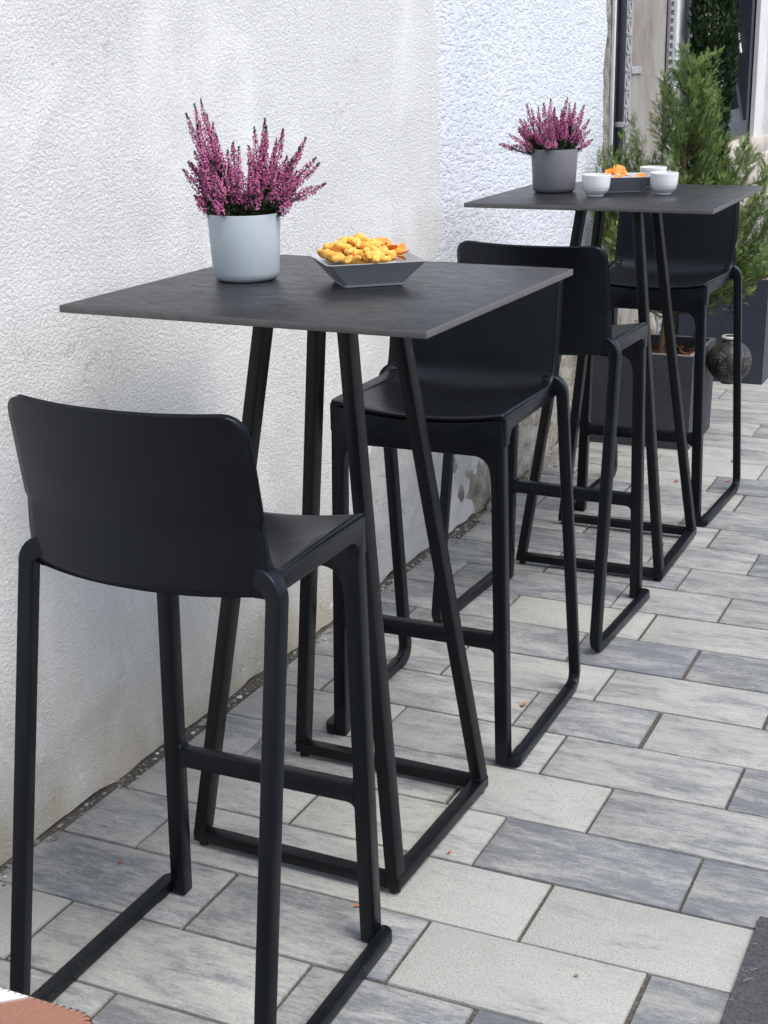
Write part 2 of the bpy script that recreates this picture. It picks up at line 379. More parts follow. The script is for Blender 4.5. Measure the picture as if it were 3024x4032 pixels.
def sweep(path, section, n0, taper=None):
    """section (a along n, b along t x n); parallel transported frame starting with normal n0."""
    P = [Vector(p) for p in path]; V = []; F = []
    n = Vector(n0); k = len(section); prev = None
    for i, p in enumerate(P):
        t = ((P[min(i+1, len(P)-1)]-P[i]).normalized() + (P[i]-P[max(i-1, 0)]).normalized()).normalized()
        if prev is not None:
            q = prev.rotation_difference(t); n = q @ n
        n = (n - t*n.dot(t)).normalized(); bnv = t.cross(n); prev = t
        s = 1.0 if taper is None else taper[i]
        sa_, sb_ = s if isinstance(s, tuple) else (s, s)
        for a, b in section: V.append(p + n*a*sa_ + bnv*b*sb_)
        if i:
            for j in range(k):
                F.append(((i-1)*k+j, (i-1)*k+(j+1) % k, i*k+(j+1) % k, i*k+j))
    F.append(tuple(range(k))[::-1]); F.append(tuple((len(P)-1)*k+j for j in range(k)))
    return V, F
def add_vf(bm, V, F):
    vs_ = [bm.verts.new(v) for v in V]
    for f in F:
        try: bm.faces.new([vs_[i] for i in f])
        except ValueError: pass
def prism(poly, axis, a0, a1, bev=0.0, seg=2, skip=None):
    """poly 2D extruded along axis ('y': poly is x,z; 'z': poly is x,y)."""
    bm = bmesh.new()
    mk = (lambda p, h: (p[0], h, p[1])) if axis == 'y' else ((lambda p, h: (p[0], p[1], h)) if axis == 'z' else (lambda p, h: (h, p[0], p[1])))
    A = [bm.verts.new(mk(p, a0)) for p in poly]; B = [bm.verts.new(mk(p, a1)) for p in poly]
    f0 = bm.faces.new(A); f1 = bm.faces.new(B[::-1])
    for i in range(len(poly)):
        j = (i+1) % len(poly); bm.faces.new((A[i], B[i], B[j], A[j]))
    bmesh.ops.recalc_face_normals(bm, faces=bm.faces)
    if bev > 0:
        es = list({e for f in (f0, f1) for e in f.edges if skip is None or not all(skip(v.co) for v in e.verts)})
        bmesh.ops.bevel(bm, geom=es, offset=bev, segments=seg, affect='EDGES', profile=0.5)
    return bm
def arc(cx, cy, r, a0, a1, n=5):
    return [(cx + r*math.cos(R(a0+(a1-a0)*i/n)), cy + r*math.sin(R(a0+(a1-a0)*i/n))) for i in range(n+1)]
def lathe(prof, seg=40, close=False):
    V = []; F = []; n = len(prof)
    for i in range(seg):
        a = 2*math.pi*i/seg
        for r_, z in prof: V.append((r_*math.cos(a), r_*math.sin(a), z))
    for i in range(seg):
        j = (i+1) % seg
        for k in range(n-1): F.append((i*n+k, j*n+k, j*n+k+1, i*n+k+1))
    return V, F
def ns(x, y, z, s): return mnoise.noise(Vector((x*s, y*s, z*s)))

# ------------------------------------------------------------------ the setting
WX, WS = -1.724, 0.022
def WP(y, z, off=0.0): return (WX + WS*(y-2) + off, y, z)
def wx(y): return WX + WS*(y-2)

g = from_py('ground', [(-60, -60, -0.016), (60, -60, -0.016), (60, 60, -0.016), (-60, 60, -0.016)], [(0, 1, 2, 3)], M['farpave'], smooth=False)
tag(g, kind='structure')

# bed sheet, gently uneven
X0, X1, Y0, Y1 = -1.82, 1.5, 0.7, 7.7
nx, ny = 130, 240; V = []; F = []
for j in range(ny+1):
    for i in range(nx+1):
        x = X0+(X1-X0)*i/nx; y = Y0+(Y1-Y0)*j/ny
        nw = max(0.0, 1-max(0.0, x-wx(y)-0.01)/0.04)
        V.append((x, y, -0.0062 + 0.0018*ns(x, y, 3, 9) + 0.0012*ns(x, y, 1, 40) + nw*(0.0065+0.004*ns(x, y, 6, 25))))
for j in range(ny):
    for i in range(nx): a = j*(nx+1)+i; F.append((a, a+1, a+nx+2, a+nx+1))
bed = from_py('pavement', V, F, M['sand']); tag(bed, kind='structure')

OX, OE, OY = -0.8909, -1.0267, 3.4802
tone_fix = {(5, -1): 0.30, (5, 0): 0.76, (5, 1): 0.75, (6, 0): 0.10, (6, 1): 0.18, (7, -1): 0.62, (7, 0): 0.10, (7, 1): 0.72, (8, 0): 0.66, (8, -1): 0.45,
            (4, 0): 0.20, (4, 1): 0.62, (3, 0): 0.50, (3, -1): 0.42, (3, 1): 0.66, (2, 0): 0.62, (2, 1): 0.40, (1, 0): 0.42, (0, 0): 0.84, (6, -1): 0.40, (9, -1): 0.72}
paver_mesh = {}
def paver_mesh_for(L):
    k = round(L, 3)
    if k not in paver_mesh:
        bm = box_bm(-L/2, L/2, -0.0972, 0.0972, -0.06, 0.0, 0.0)
        top = [e for e in bm.edges if all(v.co.z > -0.001 for v in e.verts)]
        bmesh.ops.bevel(bm, geom=top, offset=0.0035, segments=2, affect='EDGES', profile=0.5)
        bmesh.ops.recalc_face_normals(bm, faces=bm.faces)
        me = bpy.data.meshes.new('paver'); bm.to_mesh(me); bm.free(); me.materials.append(M['paver']); finish(me, True, 40)
        paver_mesh[k] = me
    return paver_mesh[k]
prand = random.Random(5)
for k in range(-21, 14):
    yc = OY - 0.2*(k+0.5)
    wedge = wx(yc) + prand.choice((0.016, 0.026, 0.034, 0.008))
    js = []
    if k % 2: js = [(OX+0.4*m, m) for m in range(-3, 7)]
    else:
        for m in range(-2, 5): js += [(OE+0.8*m, 2*m), (OE+0.8*m+0.3, 2*m+1)]
    js = [j for j in js if wedge+0.09 < j[0] < 1.45]
    js.sort()
    edges = [(wedge, js[0][1]-1)] + js
    for (xa, ia), (xb, ib) in zip(edges[:-1], edges[1:]):
        jl = prand.uniform(0.0020, 0.0050); jr = prand.uniform(0.0020, 0.0050)
        if abs(ia) > 0 and prand.random() < 0.25: jl += 0.002
        xa2, xb2 = xa+jl, xb-jr
        L = xb2-xa2
        if k > -16 and xa > 0.75: continue
        o = bpy.data.objects.new('paver', paver_mesh_for(round(L*500)/500)); COL.objects.link(o); o.parent = bed
        o.location = ((xa2+xb2)/2, yc+prand.uniform(-0.0008, 0.0008), prand.uniform(-0.0012, 0.0008))
        o.rotation_euler = (prand.gauss(0, 0.002), prand.gauss(0, 0.0012), prand.gauss(0, 0.0015))
        t = tone_fix.get((k, ia), min(0.95, max(0.05, prand.gauss(0.5, 0.20))))
        o.color = (t, t, t, 1)

# ---- walls
def sheet(name, yl, yr_fn, zb_fn, zt, thick, disp, off, mat, parent, ny, nz):
    """wall layer with ragged right / bottom edges; front surface displaced by disp(y,z)"""
    V = []; F = []
    for j in range(nz+1):
        for i in range(ny+1):
            v = j/nz; z0 = v*zt
            ye = yr_fn(z0); y = yl + (ye-yl)*i/ny
            z = zb_fn(y) + v*(zt-zb_fn(y))
            V.append(WP(y, z, off + disp(y, z)))
    n1 = len(V); idx = lambda i, j: j*(ny+1)+i
    for j in range(nz):
        for i in range(ny): F.append((idx(i, j), idx(i+1, j), idx(i+1, j+1), idx(i, j+1)))
    ring = [idx(i, 0) for i in range(ny+1)] + [idx(ny, j) for j in range(1, nz+1)] + [idx(i, nz) for i in range(ny-1, -1, -1)] + [idx(0, j) for j in range(nz-1, 0, -1)]
    for q in ring: p = V[q]; V.append((p[0]-thick, p[1], p[2]))
    m = len(ring)
    for q in range(m): F.append((ring[q], n1+q, n1+(q+1) % m, ring[(q+1) % m]))
    return from_py(name, V, F, mat, parent, True, 50)

def interp(pts):
    xs, ys = [p[0] for p in pts], [p[1] for p in pts]
    return lambda v: float(np.interp(v, xs, ys))

# plastered house wall (near) with its core
core1 = box_bm(-2.15, 0, -5.0, 4.05, -0.05, 3.3)
for v in core1.verts:
    if v.co.x > -1: v.co.x = wx(v.co.y)-0.030
pw = from_bm('plastered_wall', core1, M['masonry'], None, False)
tag(pw, 'old white stuccoed house wall, stained near the ground, behind the nearest bar table', 'wall')
er = interp([(0, 3.40), (0.12, 3.44), (0.3, 3.50), (0.45, 3.56), (0.56, 3.80), (0.64, 3.98), (0.9, 3.99), (0.98, 4.06), (1.05, 4.035), (1.3, 4.02), (1.7, 4.01), (3.4, 4.0)])
def er_j(z): return er(z) + 0.022*ns(0, 0, z, 9) + 0.012*ns(0, 3, z, 31) + 0.006*ns(5, 1, z, 80)
def zb_j(y): return 0.002 + max(0, 0.008*ns(y, 2, 1, 3.0) + 0.008*ns(y, 7, 1, 11)) + 0.004*abs(ns(y, 1, 4, 45))
def dispA(y, z):
    d = 0.003*ns(y, z, 0, 1.1) + 0.0016*ns(y, z, 5, 3.4) + 0.0012*ns(y, z, 9, 11)
    if y > 3.4: f_ = min(1, (y-3.4)/0.5); d = d*(1-0.8*f_)+0.003*f_
    # diagonal repaired scars
    for (y0, z0, y1, z1, wd, h) in ((2.72, 0.98, 2.60, 1.62, 0.030, 0.0045), (2.60, 0.72, 2.72, 0.44, 0.02, 0.003), (2.05, 0.16, 2.55, 0.30, 0.03, 0.005), (2.98, 1.30, 2.92, 1.66, 0.03, 0.004), (3.45, 1.2, 3.44, 1.7, 0.05, 0.003)):
        px, pz = y1-y0, z1-z0; L2 = px*px+pz*pz; t = max(0, min(1, ((y-y0)*px+(z-z0)*pz)/L2))
        dd = math.hypot(y-y0-t*px, z-z0-t*pz) + 0.03*ns(y, z, 2, 6)
        d += h*math.exp(-(dd/wd)**2)*(0.6+0.8*ns(y, z, 1, 14))
    if z < 0.25: d += 0.008*(1-z/0.25)*ns(y, z, 3, 5)
    return d
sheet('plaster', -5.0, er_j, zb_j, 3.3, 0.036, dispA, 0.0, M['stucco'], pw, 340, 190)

# roughcast house wall with raw stone plinth, window, panel, beads
core2 = bmesh.new()
WY0, WY1, WZ0, WZ1 = 7.53, 8.265, 1.02, 2.35
for (a, b_, c, d) in ((4.05, WY0, -0.05, 3.3), (WY1, 15.0, -0.05, 3.3), (WY0, WY1, -0.05, WZ0), (WY0, WY1, WZ1, 3.3)):
    box_bm(-2.15, 0, a, b_, c, d, bm=core2)
for v in core2.verts:
    if v.co.x > -1: v.co.x = wx(v.co.y)-0.032
hw = from_bm('house_wall', core2, M['masonry'], None, False)
tag(hw, 'house wall with bluish white roughcast, bare concrete strip and tilted window behind the conifers', 'wall')
def disp_rub(y, z): return 0.018*ns(y, z, 1, 6) + 0.012*ns(y, z, 4, 17) + 0.004*ns(y, z, 2, 50)
sheet('stone_plinth', 4.0, lambda z: 9.5, lambda y: 0.0, 0.60, 0.035, disp_rub, -0.012, M['masonry'], hw, 460, 50)
# dark skirting strip low on plinth
o = from_bm('plinth_strip', prism([(4.75, 0.0), (5.75, 0.0), (5.75, 0.055), (5.2, 0.062), (4.75, 0.02)], 'x', 0, 0.016), M['crumb'], hw, False)
for v in o.data.vertices: v.co.x += wx(v.co.y)+0.008
sheet('render_patch', 3.3, lambda z: 4.44+0.03*ns(z, 1, 0, 6)+0.015*ns(z, 0, 3, 25)-0.25*max(0, z-0.5), lambda y: 0.003+max(0, 0.02*ns(y, 5, 1, 8)), 0.86, 0.03,
      lambda y, z: 0.007*ns(y, z, 3, 4)+0.005*ns(y, z, 8, 14), -0.008, M['grey_render'], hw, 110, 80)
rr = interp([(0, 5.60), (0.9, 5.62), (1.1, 5.60), (1.25, 5.64), (1.42, 5.615), (1.55, 5.585), (1.7, 5.56), (3.4, 5.55)])
sheet('roughcast', 3.9, lambda z: rr(z)+0.016*ns(1, 2, z, 12)+0.008*ns(3, 2, z, 40), lambda y: 0.47+0.05*ns(y, 3, 1, 4)+0.02*ns(y, 1, 1, 15), 3.3, 0.03,
      lambda y, z: 0.004*ns(y, z, 1, 2.5)+0.0022*ns(y*0.7, z*1.4, 3, 40)-0.22*max(0, 4.06-y), -0.010, M['roughcast'], hw, 330, 300)
def wallbox(name, y0, y1, z0, z1, o0, o1, mat, parent, bev=0.002):
    bm = box_bm(o0, o1, y0, y1, z0, z1, bev, 1)
    for v in bm.verts: v.co.x += wx(v.co.y)
    return from_bm(name, bm, mat, parent, True)
# brown torn edge strip, concrete panel
sheet('torn_render', 5.54, lambda z: 5.705+0.010*ns(1, 9, z, 14), lambda y: 0.5, 3.3, 0.025, lambda y, z: 0.006*ns(y, z, 2, 22), -0.014, M['masonry'], hw, 20, 240)
sheet('concrete_panel', 5.800, lambda z: 6.46, lambda y: 0.35, 3.3, 0.03, lambda y, z: 0.003*ns(y, z, 2, 3)+0.0012*ns(y, z, 2, 25), -0.008, M['panel'], hw, 80, 200)
sheet('side_render', 6.60, lambda z: 7.50, lambda y: 0.60, 3.3, 0.03, lambda y, z: 0.005*ns(y, z, 2, 4)+0.003*ns(y, z, 2, 20), -0.006, M['grey_render'], hw, 80, 200)
wallbox('edge_bead', 5.712, 5.728, 0.55, 3.25, -0.014, -0.001, M['white_metal'], hw)
# perforated plaster bead beside the downpipe: strip with raised rings and bars, as real relief
bead = wallbox('perforated_bead', 5.835, 5.945, 0.55, 3.25, -0.008, -0.0005, M['grey_bead'], hw, 0)
bmr = bmesh.new(); zz = 0.60; kk = 0
while zz < 2.2:
    yc = 5.895
    if kk % 2 == 0:
        sec = [(0.0022*math.cos(2*math.pi*i/5), 0.0022*math.sin(2*math.pi*i/5)) for i in range(5)]
        ring = [(wx(yc)+0.0015, yc+0.020*math.cos(2*math.pi*i/14), zz+0.020*math.sin(2*math.pi*i/14)) for i in range(15)]
        add_vf(bmr, *sweep(ring, sec, (1, 0, 0)))
    else:
        box_bm(wx(yc)-0.0012, wx(yc)+0.004, yc-0.032, yc+0.032, zz-0.004, zz+0.004, bm=bmr)
    zz += 0.0345; kk += 1
o = from_bm('bead_rings', bmr, M['grey_bead'], bead); tag(o, kind='stuff')
lb = wallbox('corner_bead', 6.545, 6.590, 0.21, 3.25, -0.006, 0.016, M['white_metal'], hw)
bmr = bmesh.new(); zz = 0.24
while zz < 2.2:
    box_bm(wx(6.5)-0.006, wx(6.5)+0.0045, 6.478, 6.540, zz, zz+0.013, bm=bmr); zz += 0.034
box_bm(wx(6.5)-0.006, wx(6.5)+0.005, 6.472, 6.480, 0.21, 2.3, bm=bmr); box_bm(wx(6.5)-0.006, wx(6.5)+0.005, 6.536, 6.544, 0.21, 2.3, bm=bmr)
o = from_bm('bead_mesh', bmr, M['grey_bead'], lb); tag(o, kind='stuff')
br_ = wallbox('wall_bracket', 5.96, 6.10, 1.381, 1.409, -0.014, -0.001, M['grey_bead'], hw)
# window
rx = wx(7.9)
def wb(name, x0, x1, y0, y1, z0, z1, mat, parent, bev=0.003): return from_bm(name, box_bm(x0, x1, y0, y1, z0, z1, bev, 1), mat, parent)
FX0, FX1 = rx-0.095, rx-0.018
fr = bmesh.new()
box_bm(FX0, FX1, WY0, WY0+0.065, WZ0, WZ1, 0.003, 1, fr); box_bm(FX0, FX1, WY1-0.065, WY1, WZ0, WZ1, 0.003, 1, fr)
box_bm(FX0, FX1, WY0+0.065, WY1-0.065, WZ0, WZ0+0.075, 0.003, 1, fr); box_bm(FX0, FX1, WY0+0.065, WY1-0.065, WZ1-0.065, WZ1, 0.003, 1, fr)
win = from_bm('window', fr, M['frame'], hw)
# sash tilted inwards, hinged along its lower edge
sa = bmesh.new(); a0, a1 = WY0+0.05, WY1-0.05; H = WZ1-WZ0-0.12
for (y0, y1, z0, z1) in ((a0, a0+0.075, 0, H), (a1-0.075, a1, 0, H), (a0+0.075, a1-0.075, 0, 0.08), (a0+0.075, a1-0.075, H-0.08, H)):
    box_bm(-0.07, 0.0, y0, y1, z0, z1, 0.004, 1, sa)
so = from_bm('sash', sa, M['frame'], win)
so.location = (rx-0.030, 0, WZ0+0.062); so.rotation_euler = (0, R(-11), 0)
po = from_bm('pane', box_bm(-0.040, -0.030, a0+0.07, a1-0.07, 0.075, H-0.075), M['glass'], win, False)
po.location = so.location; po.rotation_euler = so.rotation_euler
hb = box_bm(0.0, 0.012, a1-0.050, a1-0.022, 0.42, 0.50, 0.003, 1); box_bm(0.012, 0.030, a1-0.046, a1-0.026, 0.44, 0.46, 0.003, 1, hb); box_bm(0.030, 0.042, a1-0.046, a1-0.026, 0.36, 0.47, 0.003, 1, hb)
ho = from_bm('handle', hb, M['white_metal'], win); ho.location = so.location; ho.rotation_euler = so.rotation_euler
# interior room behind window
rm = bmesh.new(); box_bm(-4.5, -2.16, 6.0, 9.8, 0.0, 3.2, bm=rm)
kill = [f for f in rm.faces if f.calc_center_median().x > -2.2]; bmesh.ops.delete(rm, geom=kill, context='FACES')
for f in rm.faces: f.normal_flip()
me = bpy.data.meshes.new('room'); rm.to_mesh(me); rm.free(); link('room', me, M['dark_room'], hw, False)
for (nm, y0, y1, z0, z1) in (('window_reveal', WY1, WY1+0.22, WZ0-0.03, 3.3), ('window_reveal', WY0-0.05, WY0, WZ0, 3.3)):
    wallbox(nm, y0, y1, z0, z1, -0.02, 0.004, M['reveal'], hw)
sheet('far_render', WY1+0.24, lambda z: 13.0, lambda y: 0.55, 3.3, 0.03, lambda y, z: 0.01*ns(y, z, 2, 7), -0.008, M['grey_render'], hw, 90, 60)
# sill stones
for (y0, y1, z0, z1, o1) in ((7.40, 8.46, 0.918, 1.003, 0.05),):
    bm = box_bm(-0.16, o1, y0, y1, z0, z1, 0.012, 2)
    for v in bm.verts: v.co.x += wx(v.co.y)+0.006*ns(v.co.y, v.co.z, 0, 9)
    from_bm('window_sill', bm, M['sill'], hw)
srand = random.Random(3)
for row, (z0, z1) in enumerate(((0.60, 0.745), (0.75, 0.912))):
    y = 6.95
    while y < 9.3:
        L = srand.uniform(0.22, 0.42)
        bm = box_bm(-0.05, 0.012+srand.uniform(0, 0.012), y, y+L-0.012, z0+srand.uniform(0, 0.006), z1-srand.uniform(0, 0.006), 0.014, 2)
        for v in bm.verts: v.co.x += wx(v.co.y); v.co += Vector((0.004*ns(v.co.y, v.co.z, row, 14), 0.006*ns(v.co.y, v.co.z, 3, 11), 0.005*ns(v.co.y, v.co.z, 7, 9)))
        from_bm('stone', bm, M['sill'], hw)
        y += L

for par, y0, y1, mt in ((pw, -5.0, 4.04, 'stucco'), (hw, 4.06, 15.0, 'roughcast')):
    bm = box_bm(-2.15, 0.0, y0, y1, 3.302, 6.8)
    for v in bm.verts:
        if v.co.x > -1: v.co.x = wx(v.co.y)
    from_bm('upper_storey', bm, M[mt], par, False)

# downpipe
dp = empty('downpipe', (wx(5.770)+0.010, 5.770, 0.0)); tag(dp, 'slim anthracite metal downpipe between roughcast and bare concrete strip', 'downpipe')
Vp, Fp = lathe([(0.0165, 0.0), (0.0165, 3.25)], 24); from_py('pipe', Vp, Fp, M['pipe'], dp)
for z in (1.195, 2.6, 0.25):
    Vp, Fp = lathe([(0.0166, z-0.010), (0.0185, z-0.009), (0.0185, z+0.009), (0.0166, z+0.010)], 24); from_py('clamp', Vp, Fp, M['grey_bead'], dp)
for z in (1.195, 2.6, 0.25): from_bm('wall_fixing', box_bm(-0.041, -0.014, -0.006, 0.006, z-0.005, z+0.005), M['grey_bead'], dp)

# crumbs, mortar and plaster debris along the foot of the wall
cr = random.Random(21); bm = bmesh.new(); bmw = bmesh.new()
for i in range(620):
    y = cr.uniform(1.2, 5.6); x = wx(y)+0.004+abs(cr.gauss(0, 0.020)); s = cr.choice((0.0018, 0.0025, 0.003, 0.004, 0.006))*cr.uniform(0.7, 1.4)
    tgt = bmw if cr.random() < 0.07 else bm
    r = bmesh.ops.create_icosphere(tgt, subdivisions=1, radius=s)
    for v in r['verts']: v.co = Vector((x+v.co.x*cr.uniform(0.7, 1.5), y+v.co.y*cr.uniform(0.7, 1.6), -0.001+s*0.4+v.co.z*cr.uniform(0.4, 0.9)))
o = from_bm('mortar_crumbs', bm, M['crumb'], None, False); tag(o, 'dark mortar crumbs and grit along the foot of the wall', 'rubble', kind='stuff')
o = from_bm('plaster_crumbs', bmw, M['chip'], None, False); tag(o, 'white plaster crumbs scattered along the foot of the wall', 'rubble', kind='stuff')
def lump(name, loc, sx, sy, sz, mat, label, cat, group=None, seed=0):
    b = bmesh.new(); bmesh.ops.create_icosphere(b, subdivisions=3, radius=1)
    for v in b.verts:
        k = 1+0.45*ns(v.co.x+seed, v.co.y, v.co.z, 1.6)+0.2*ns(v.co.x, v.co.y+seed, v.co.z, 4)
        v.co = Vector((v.co.x*sx*k, v.co.y*sy*k, max(-0.35, v.co.z)*sz*k+sz*0.35))
    o = from_bm(name, b, mat); o.location = loc; tag(o, label, cat, group); return o
lump('plaster_lump', (wx(4.42)+0.045, 4.42, 0.0), 0.035, 0.05, 0.035, M['chip'], 'pinkish white lump of fallen plaster at the foot of the wall, beyond the second stool', 'plaster lump', seed=3)

# floor mat, bottom right
mb = prism([(-0.351, 0.88), (0.55, 0.88), (0.55, 2.311), (-0.351, 2.311)], 'z', 0.0022, 0.0085, 0.002, 2)
mo = from_bm('floor_mat', mb, M['mat']); tag(mo, 'dark charcoal felt floor mat on the paving at the lower right', 'mat')
ml = random.Random(4); bm = bmesh.new()
for i in range(20):
    x = -0.349+abs(ml.gauss(0, 0.008)) if i < 12 else ml.uniform(-0.35, 0.1); y = ml.uniform(1.88, 2.305); a = ml.uniform(0, 3.1); L = ml.uniform(0.004, 0.011)
    c, s = math.cos(a)*L, math.sin(a)*L
    v4 = [bm.verts.new(p) for p in ((x-c, y-s, 0.0092), (x+s*0.05, y-c*0.05, 0.0098), (x+c, y+s, 0.0092), (x-s*0.05, y+c*0.05, 0.0102))]; bm.faces.new(v4)
o = from_bm('lint', bm, M['lint'], mo); tag(o, kind='stuff')

# ------------------------------------------------------------------ bar stools
def shell_point(u, v):
    """u -1..1 across, v 0..1 front of seat -> crease -> top of backrest. returns upper/inner surface point and half width"""
    c = [(0.230, 0.762), (0.219, 0.766), (0.10, 0.758), (0.0, 0.752), (-0.065, 0.757), (-0.105, 0.782), (-0.125, 0.822), (-0.137, 0.875), (-0.152, 0.955), (-0.168, 1.027)]
    e = [(0.230, 0.780), (0.219, 0.785), (0.10, 0.785), (0.0, 0.784), (-0.055, 0.785), (-0.083, 0.799), (-0.096, 0.835), (-0.104, 0.885), (-0.118, 0.96), (-0.133, 1.031)]
    wd = [0.1935, 0.194, 0.195, 0.197, 0.199, 0.200, 0.2005, 0.2005, 0.199, 0.196]
    tv = [0, 0.02, 0.20, 0.36, 0.45, 0.53, 0.60, 0.69, 0.85, 1.0]
    return c, e, wd, tv
def catmull(ts, vals, t):
    i = max(0, min(len(ts)-2, int(np.searchsorted(ts, t, side='right'))-1))
    f = (t-ts[i])/(ts[i+1]-ts[i])
    p1, p2 = np.array(vals[i], float), np.array(vals[i+1], float)
    def slope(k):
        if k <= 0: return (np.array(vals[1], float)-np.array(vals[0], float))/(ts[1]-ts[0])
        if k >= len(ts)-1: return (np.array(vals[-1], float)-np.array(vals[-2], float))/(ts[-1]-ts[-2])
        return (np.array(vals[k+1], float)-np.array(vals[k-1], float))/(ts[k+1]-ts[k-1])
    h = ts[i+1]-ts[i]; m1, m2 = slope(i)*h, slope(i+1)*h
    return (2*f**3-3*f**2+1)*p1+(f**3-2*f**2+f)*m1+(-2*f**3+3*f**2)*p2+(f**3-f**2)*m2

def build_shell(parent):
    c, e, wd, tv = shell_point(0, 0)
    NU, NV = 32, 72; rad = 0.032; T = 0.009
    P = np.zeros((NV+1, NU+1, 3))
    for j in range(NV+1):
        v = j/NV
        if v > 0.93: v = 0.93+0.07*math.sin((v-0.93)/0.07*math.pi/2)
        cy, cz = catmull(tv, c, v); ey, ez = catmull(tv, e, v); hw_ = float(catmull(tv, wd, v))
        h = max(0.0, catmull(tv, e, 1.0)[1]-ez) if v > 0.8 else 1
        cut = rad-math.sqrt(max(0, rad**2-(rad-h)**2)) if h < rad else 0
        for i in range(NU+1):
            u = -1+2*i/NU; u = math.copysign(abs(u)**0.9, u)
            xw = u*(hw_-cut)
            ue = abs(xw)/hw_
            k = ue**2.2
            P[j, i] = (xw, cy+(ey-cy)*k, cz+(ez-cz)*k)
    # normals (towards sitter: up / forward)
    du = np.gradient(P, axis=1); dv = np.gradient(P, axis=0)
    N = np.cross(du, dv); N /= np.linalg.norm(N, axis=2, keepdims=True)+1e-12
    if N[5, NU//2, 2] < 0: N = -N
    up_ = P; lo = P-N*T
    # outer face of the backrest runs straight down below the crease as a skirt, then folds forward under the seat
    jA, jB, jC, jD = int(NV*0.66), int(NV*0.53), int(NV*0.43), int(NV*0.36)
    for i in range(NU+1):
        k = (abs(P[jA, i, 0])/0.2)**2.2; zb = 0.748+0.006*k
        A_ = lo[jA, i].copy(); B_ = np.array([P[jB, i, 0], A_[1]+0.006, zb+0.004]); C_ = np.array([P[jC, i, 0], A_[1]+0.05, zb]); D_ = lo[jD, i].copy()
        for j in range(jD, jA+1):
            if j >= jB: f = (jA-j)/(jA-jB); q_ = A_+(B_-A_)*f
            elif j >= jC: f = (jB-j)/(jB-jC); q_ = B_+(C_-B_)*f
            else: f = (jC-j)/(jC-jD); q_ = C_+(D_-C_)*f
            xs_ = P[j, i, 0]; w_ = max(0.0, abs(xs_)/0.2-0.85)/0.15*0.004*min(1.0, (jA-j)/4.0, (j-jD)/4.0)
            lo[j, i] = (xs_+math.copysign(w_, xs_), q_[1], q_[2])
    V = []; F = []
    idx = lambda s, i, j: s*(NV+1)*(NU+1)+j*(NU+1)+i
    for S in (up_, lo): V += [tuple(p) for p in S.reshape(-1, 3)]
    ring = [(i, 0) for i in range(NU+1)] + [(NU, j) for j in range(1, NV+1)] + [(i, NV) for i in range(NU-1, -1, -1)] + [(0, j) for j in range(NV-1, 0, -1)]
    rim0 = len(V)
    for k, (i, j) in enumerate(ring):
        a = ring[k-1]; b_ = ring[(k+1) % len(ring)]
        t = P[b_[1], b_[0]]-P[a[1], a[0]]; t /= np.linalg.norm(t)+1e-12
        o_ = np.cross(t, N[j, i]); o_ /= np.linalg.norm(o_)+1e-12
        mid = P[j, i]-N[j, i]*T/2
        V.append(tuple(mid+o_*T*0.45))
    faces = []
    for j in range(NV):
        for i in range(NU):
            faces.append((j, (idx(0, i, j), idx(0, i+1, j), idx(0, i+1, j+1), idx(0, i, j+1))))
            faces.append((j, (idx(1, i, j+1), idx(1, i+1, j+1), idx(1, i+1, j), idx(1, i, j))))
    m = len(ring)
    for k in range(m):
        (i0, j0), (i1, j1) = ring[k], ring[(k+1) % m]; jj = min(j0, j1)
        faces.append((jj, (idx(0, i0, j0), rim0+k, rim0+(k+1) % m, idx(0, i1, j1))))
        faces.append((jj, (rim0+k, idx(1, i0, j0), idx(1, i1, j1), rim0+(k+1) % m)))
    full = bpy.data.meshes.new('tmp'); full.from_pydata(V, [], [f for _, f in faces]); full.update()
    bmf = bmesh.new(); bmf.from_mesh(full); bmesh.ops.recalc_face_normals(bmf, faces=bmf.faces); bmf.to_mesh(full); bmf.free()
    VN = [tuple(v.normal) for v in full.vertices]
    polys = [tuple(p.vertices) for p in full.polygons]
    js = int(NV*0.55)
    for nm, sel in (('seat', lambda j: j < js), ('backrest', lambda j: j >= js)):
        fs = [polys[q] for q, (j, _) in enumerate(faces) if sel(min(j, NV-1))]
        used = sorted({x for f in fs for x in f}); mp = {x: n for n, x in enumerate(used)}
        me = bpy.data.meshes.new(nm); me.from_pydata([V[x] for x in used], [], [tuple(mp[x] for x in f) for f in fs]); me.update()
        me.polygons.foreach_set('use_smooth', [True]*len(me.polygons))
        me.normals_split_custom_set_from_vertices([VN[x] for x in used])
        me.materials.append(M['stool'])
        o = bpy.data.objects.new(nm, me); COL.objects.link(o); o.parent = parent
    bpy.data.meshes.remove(full)

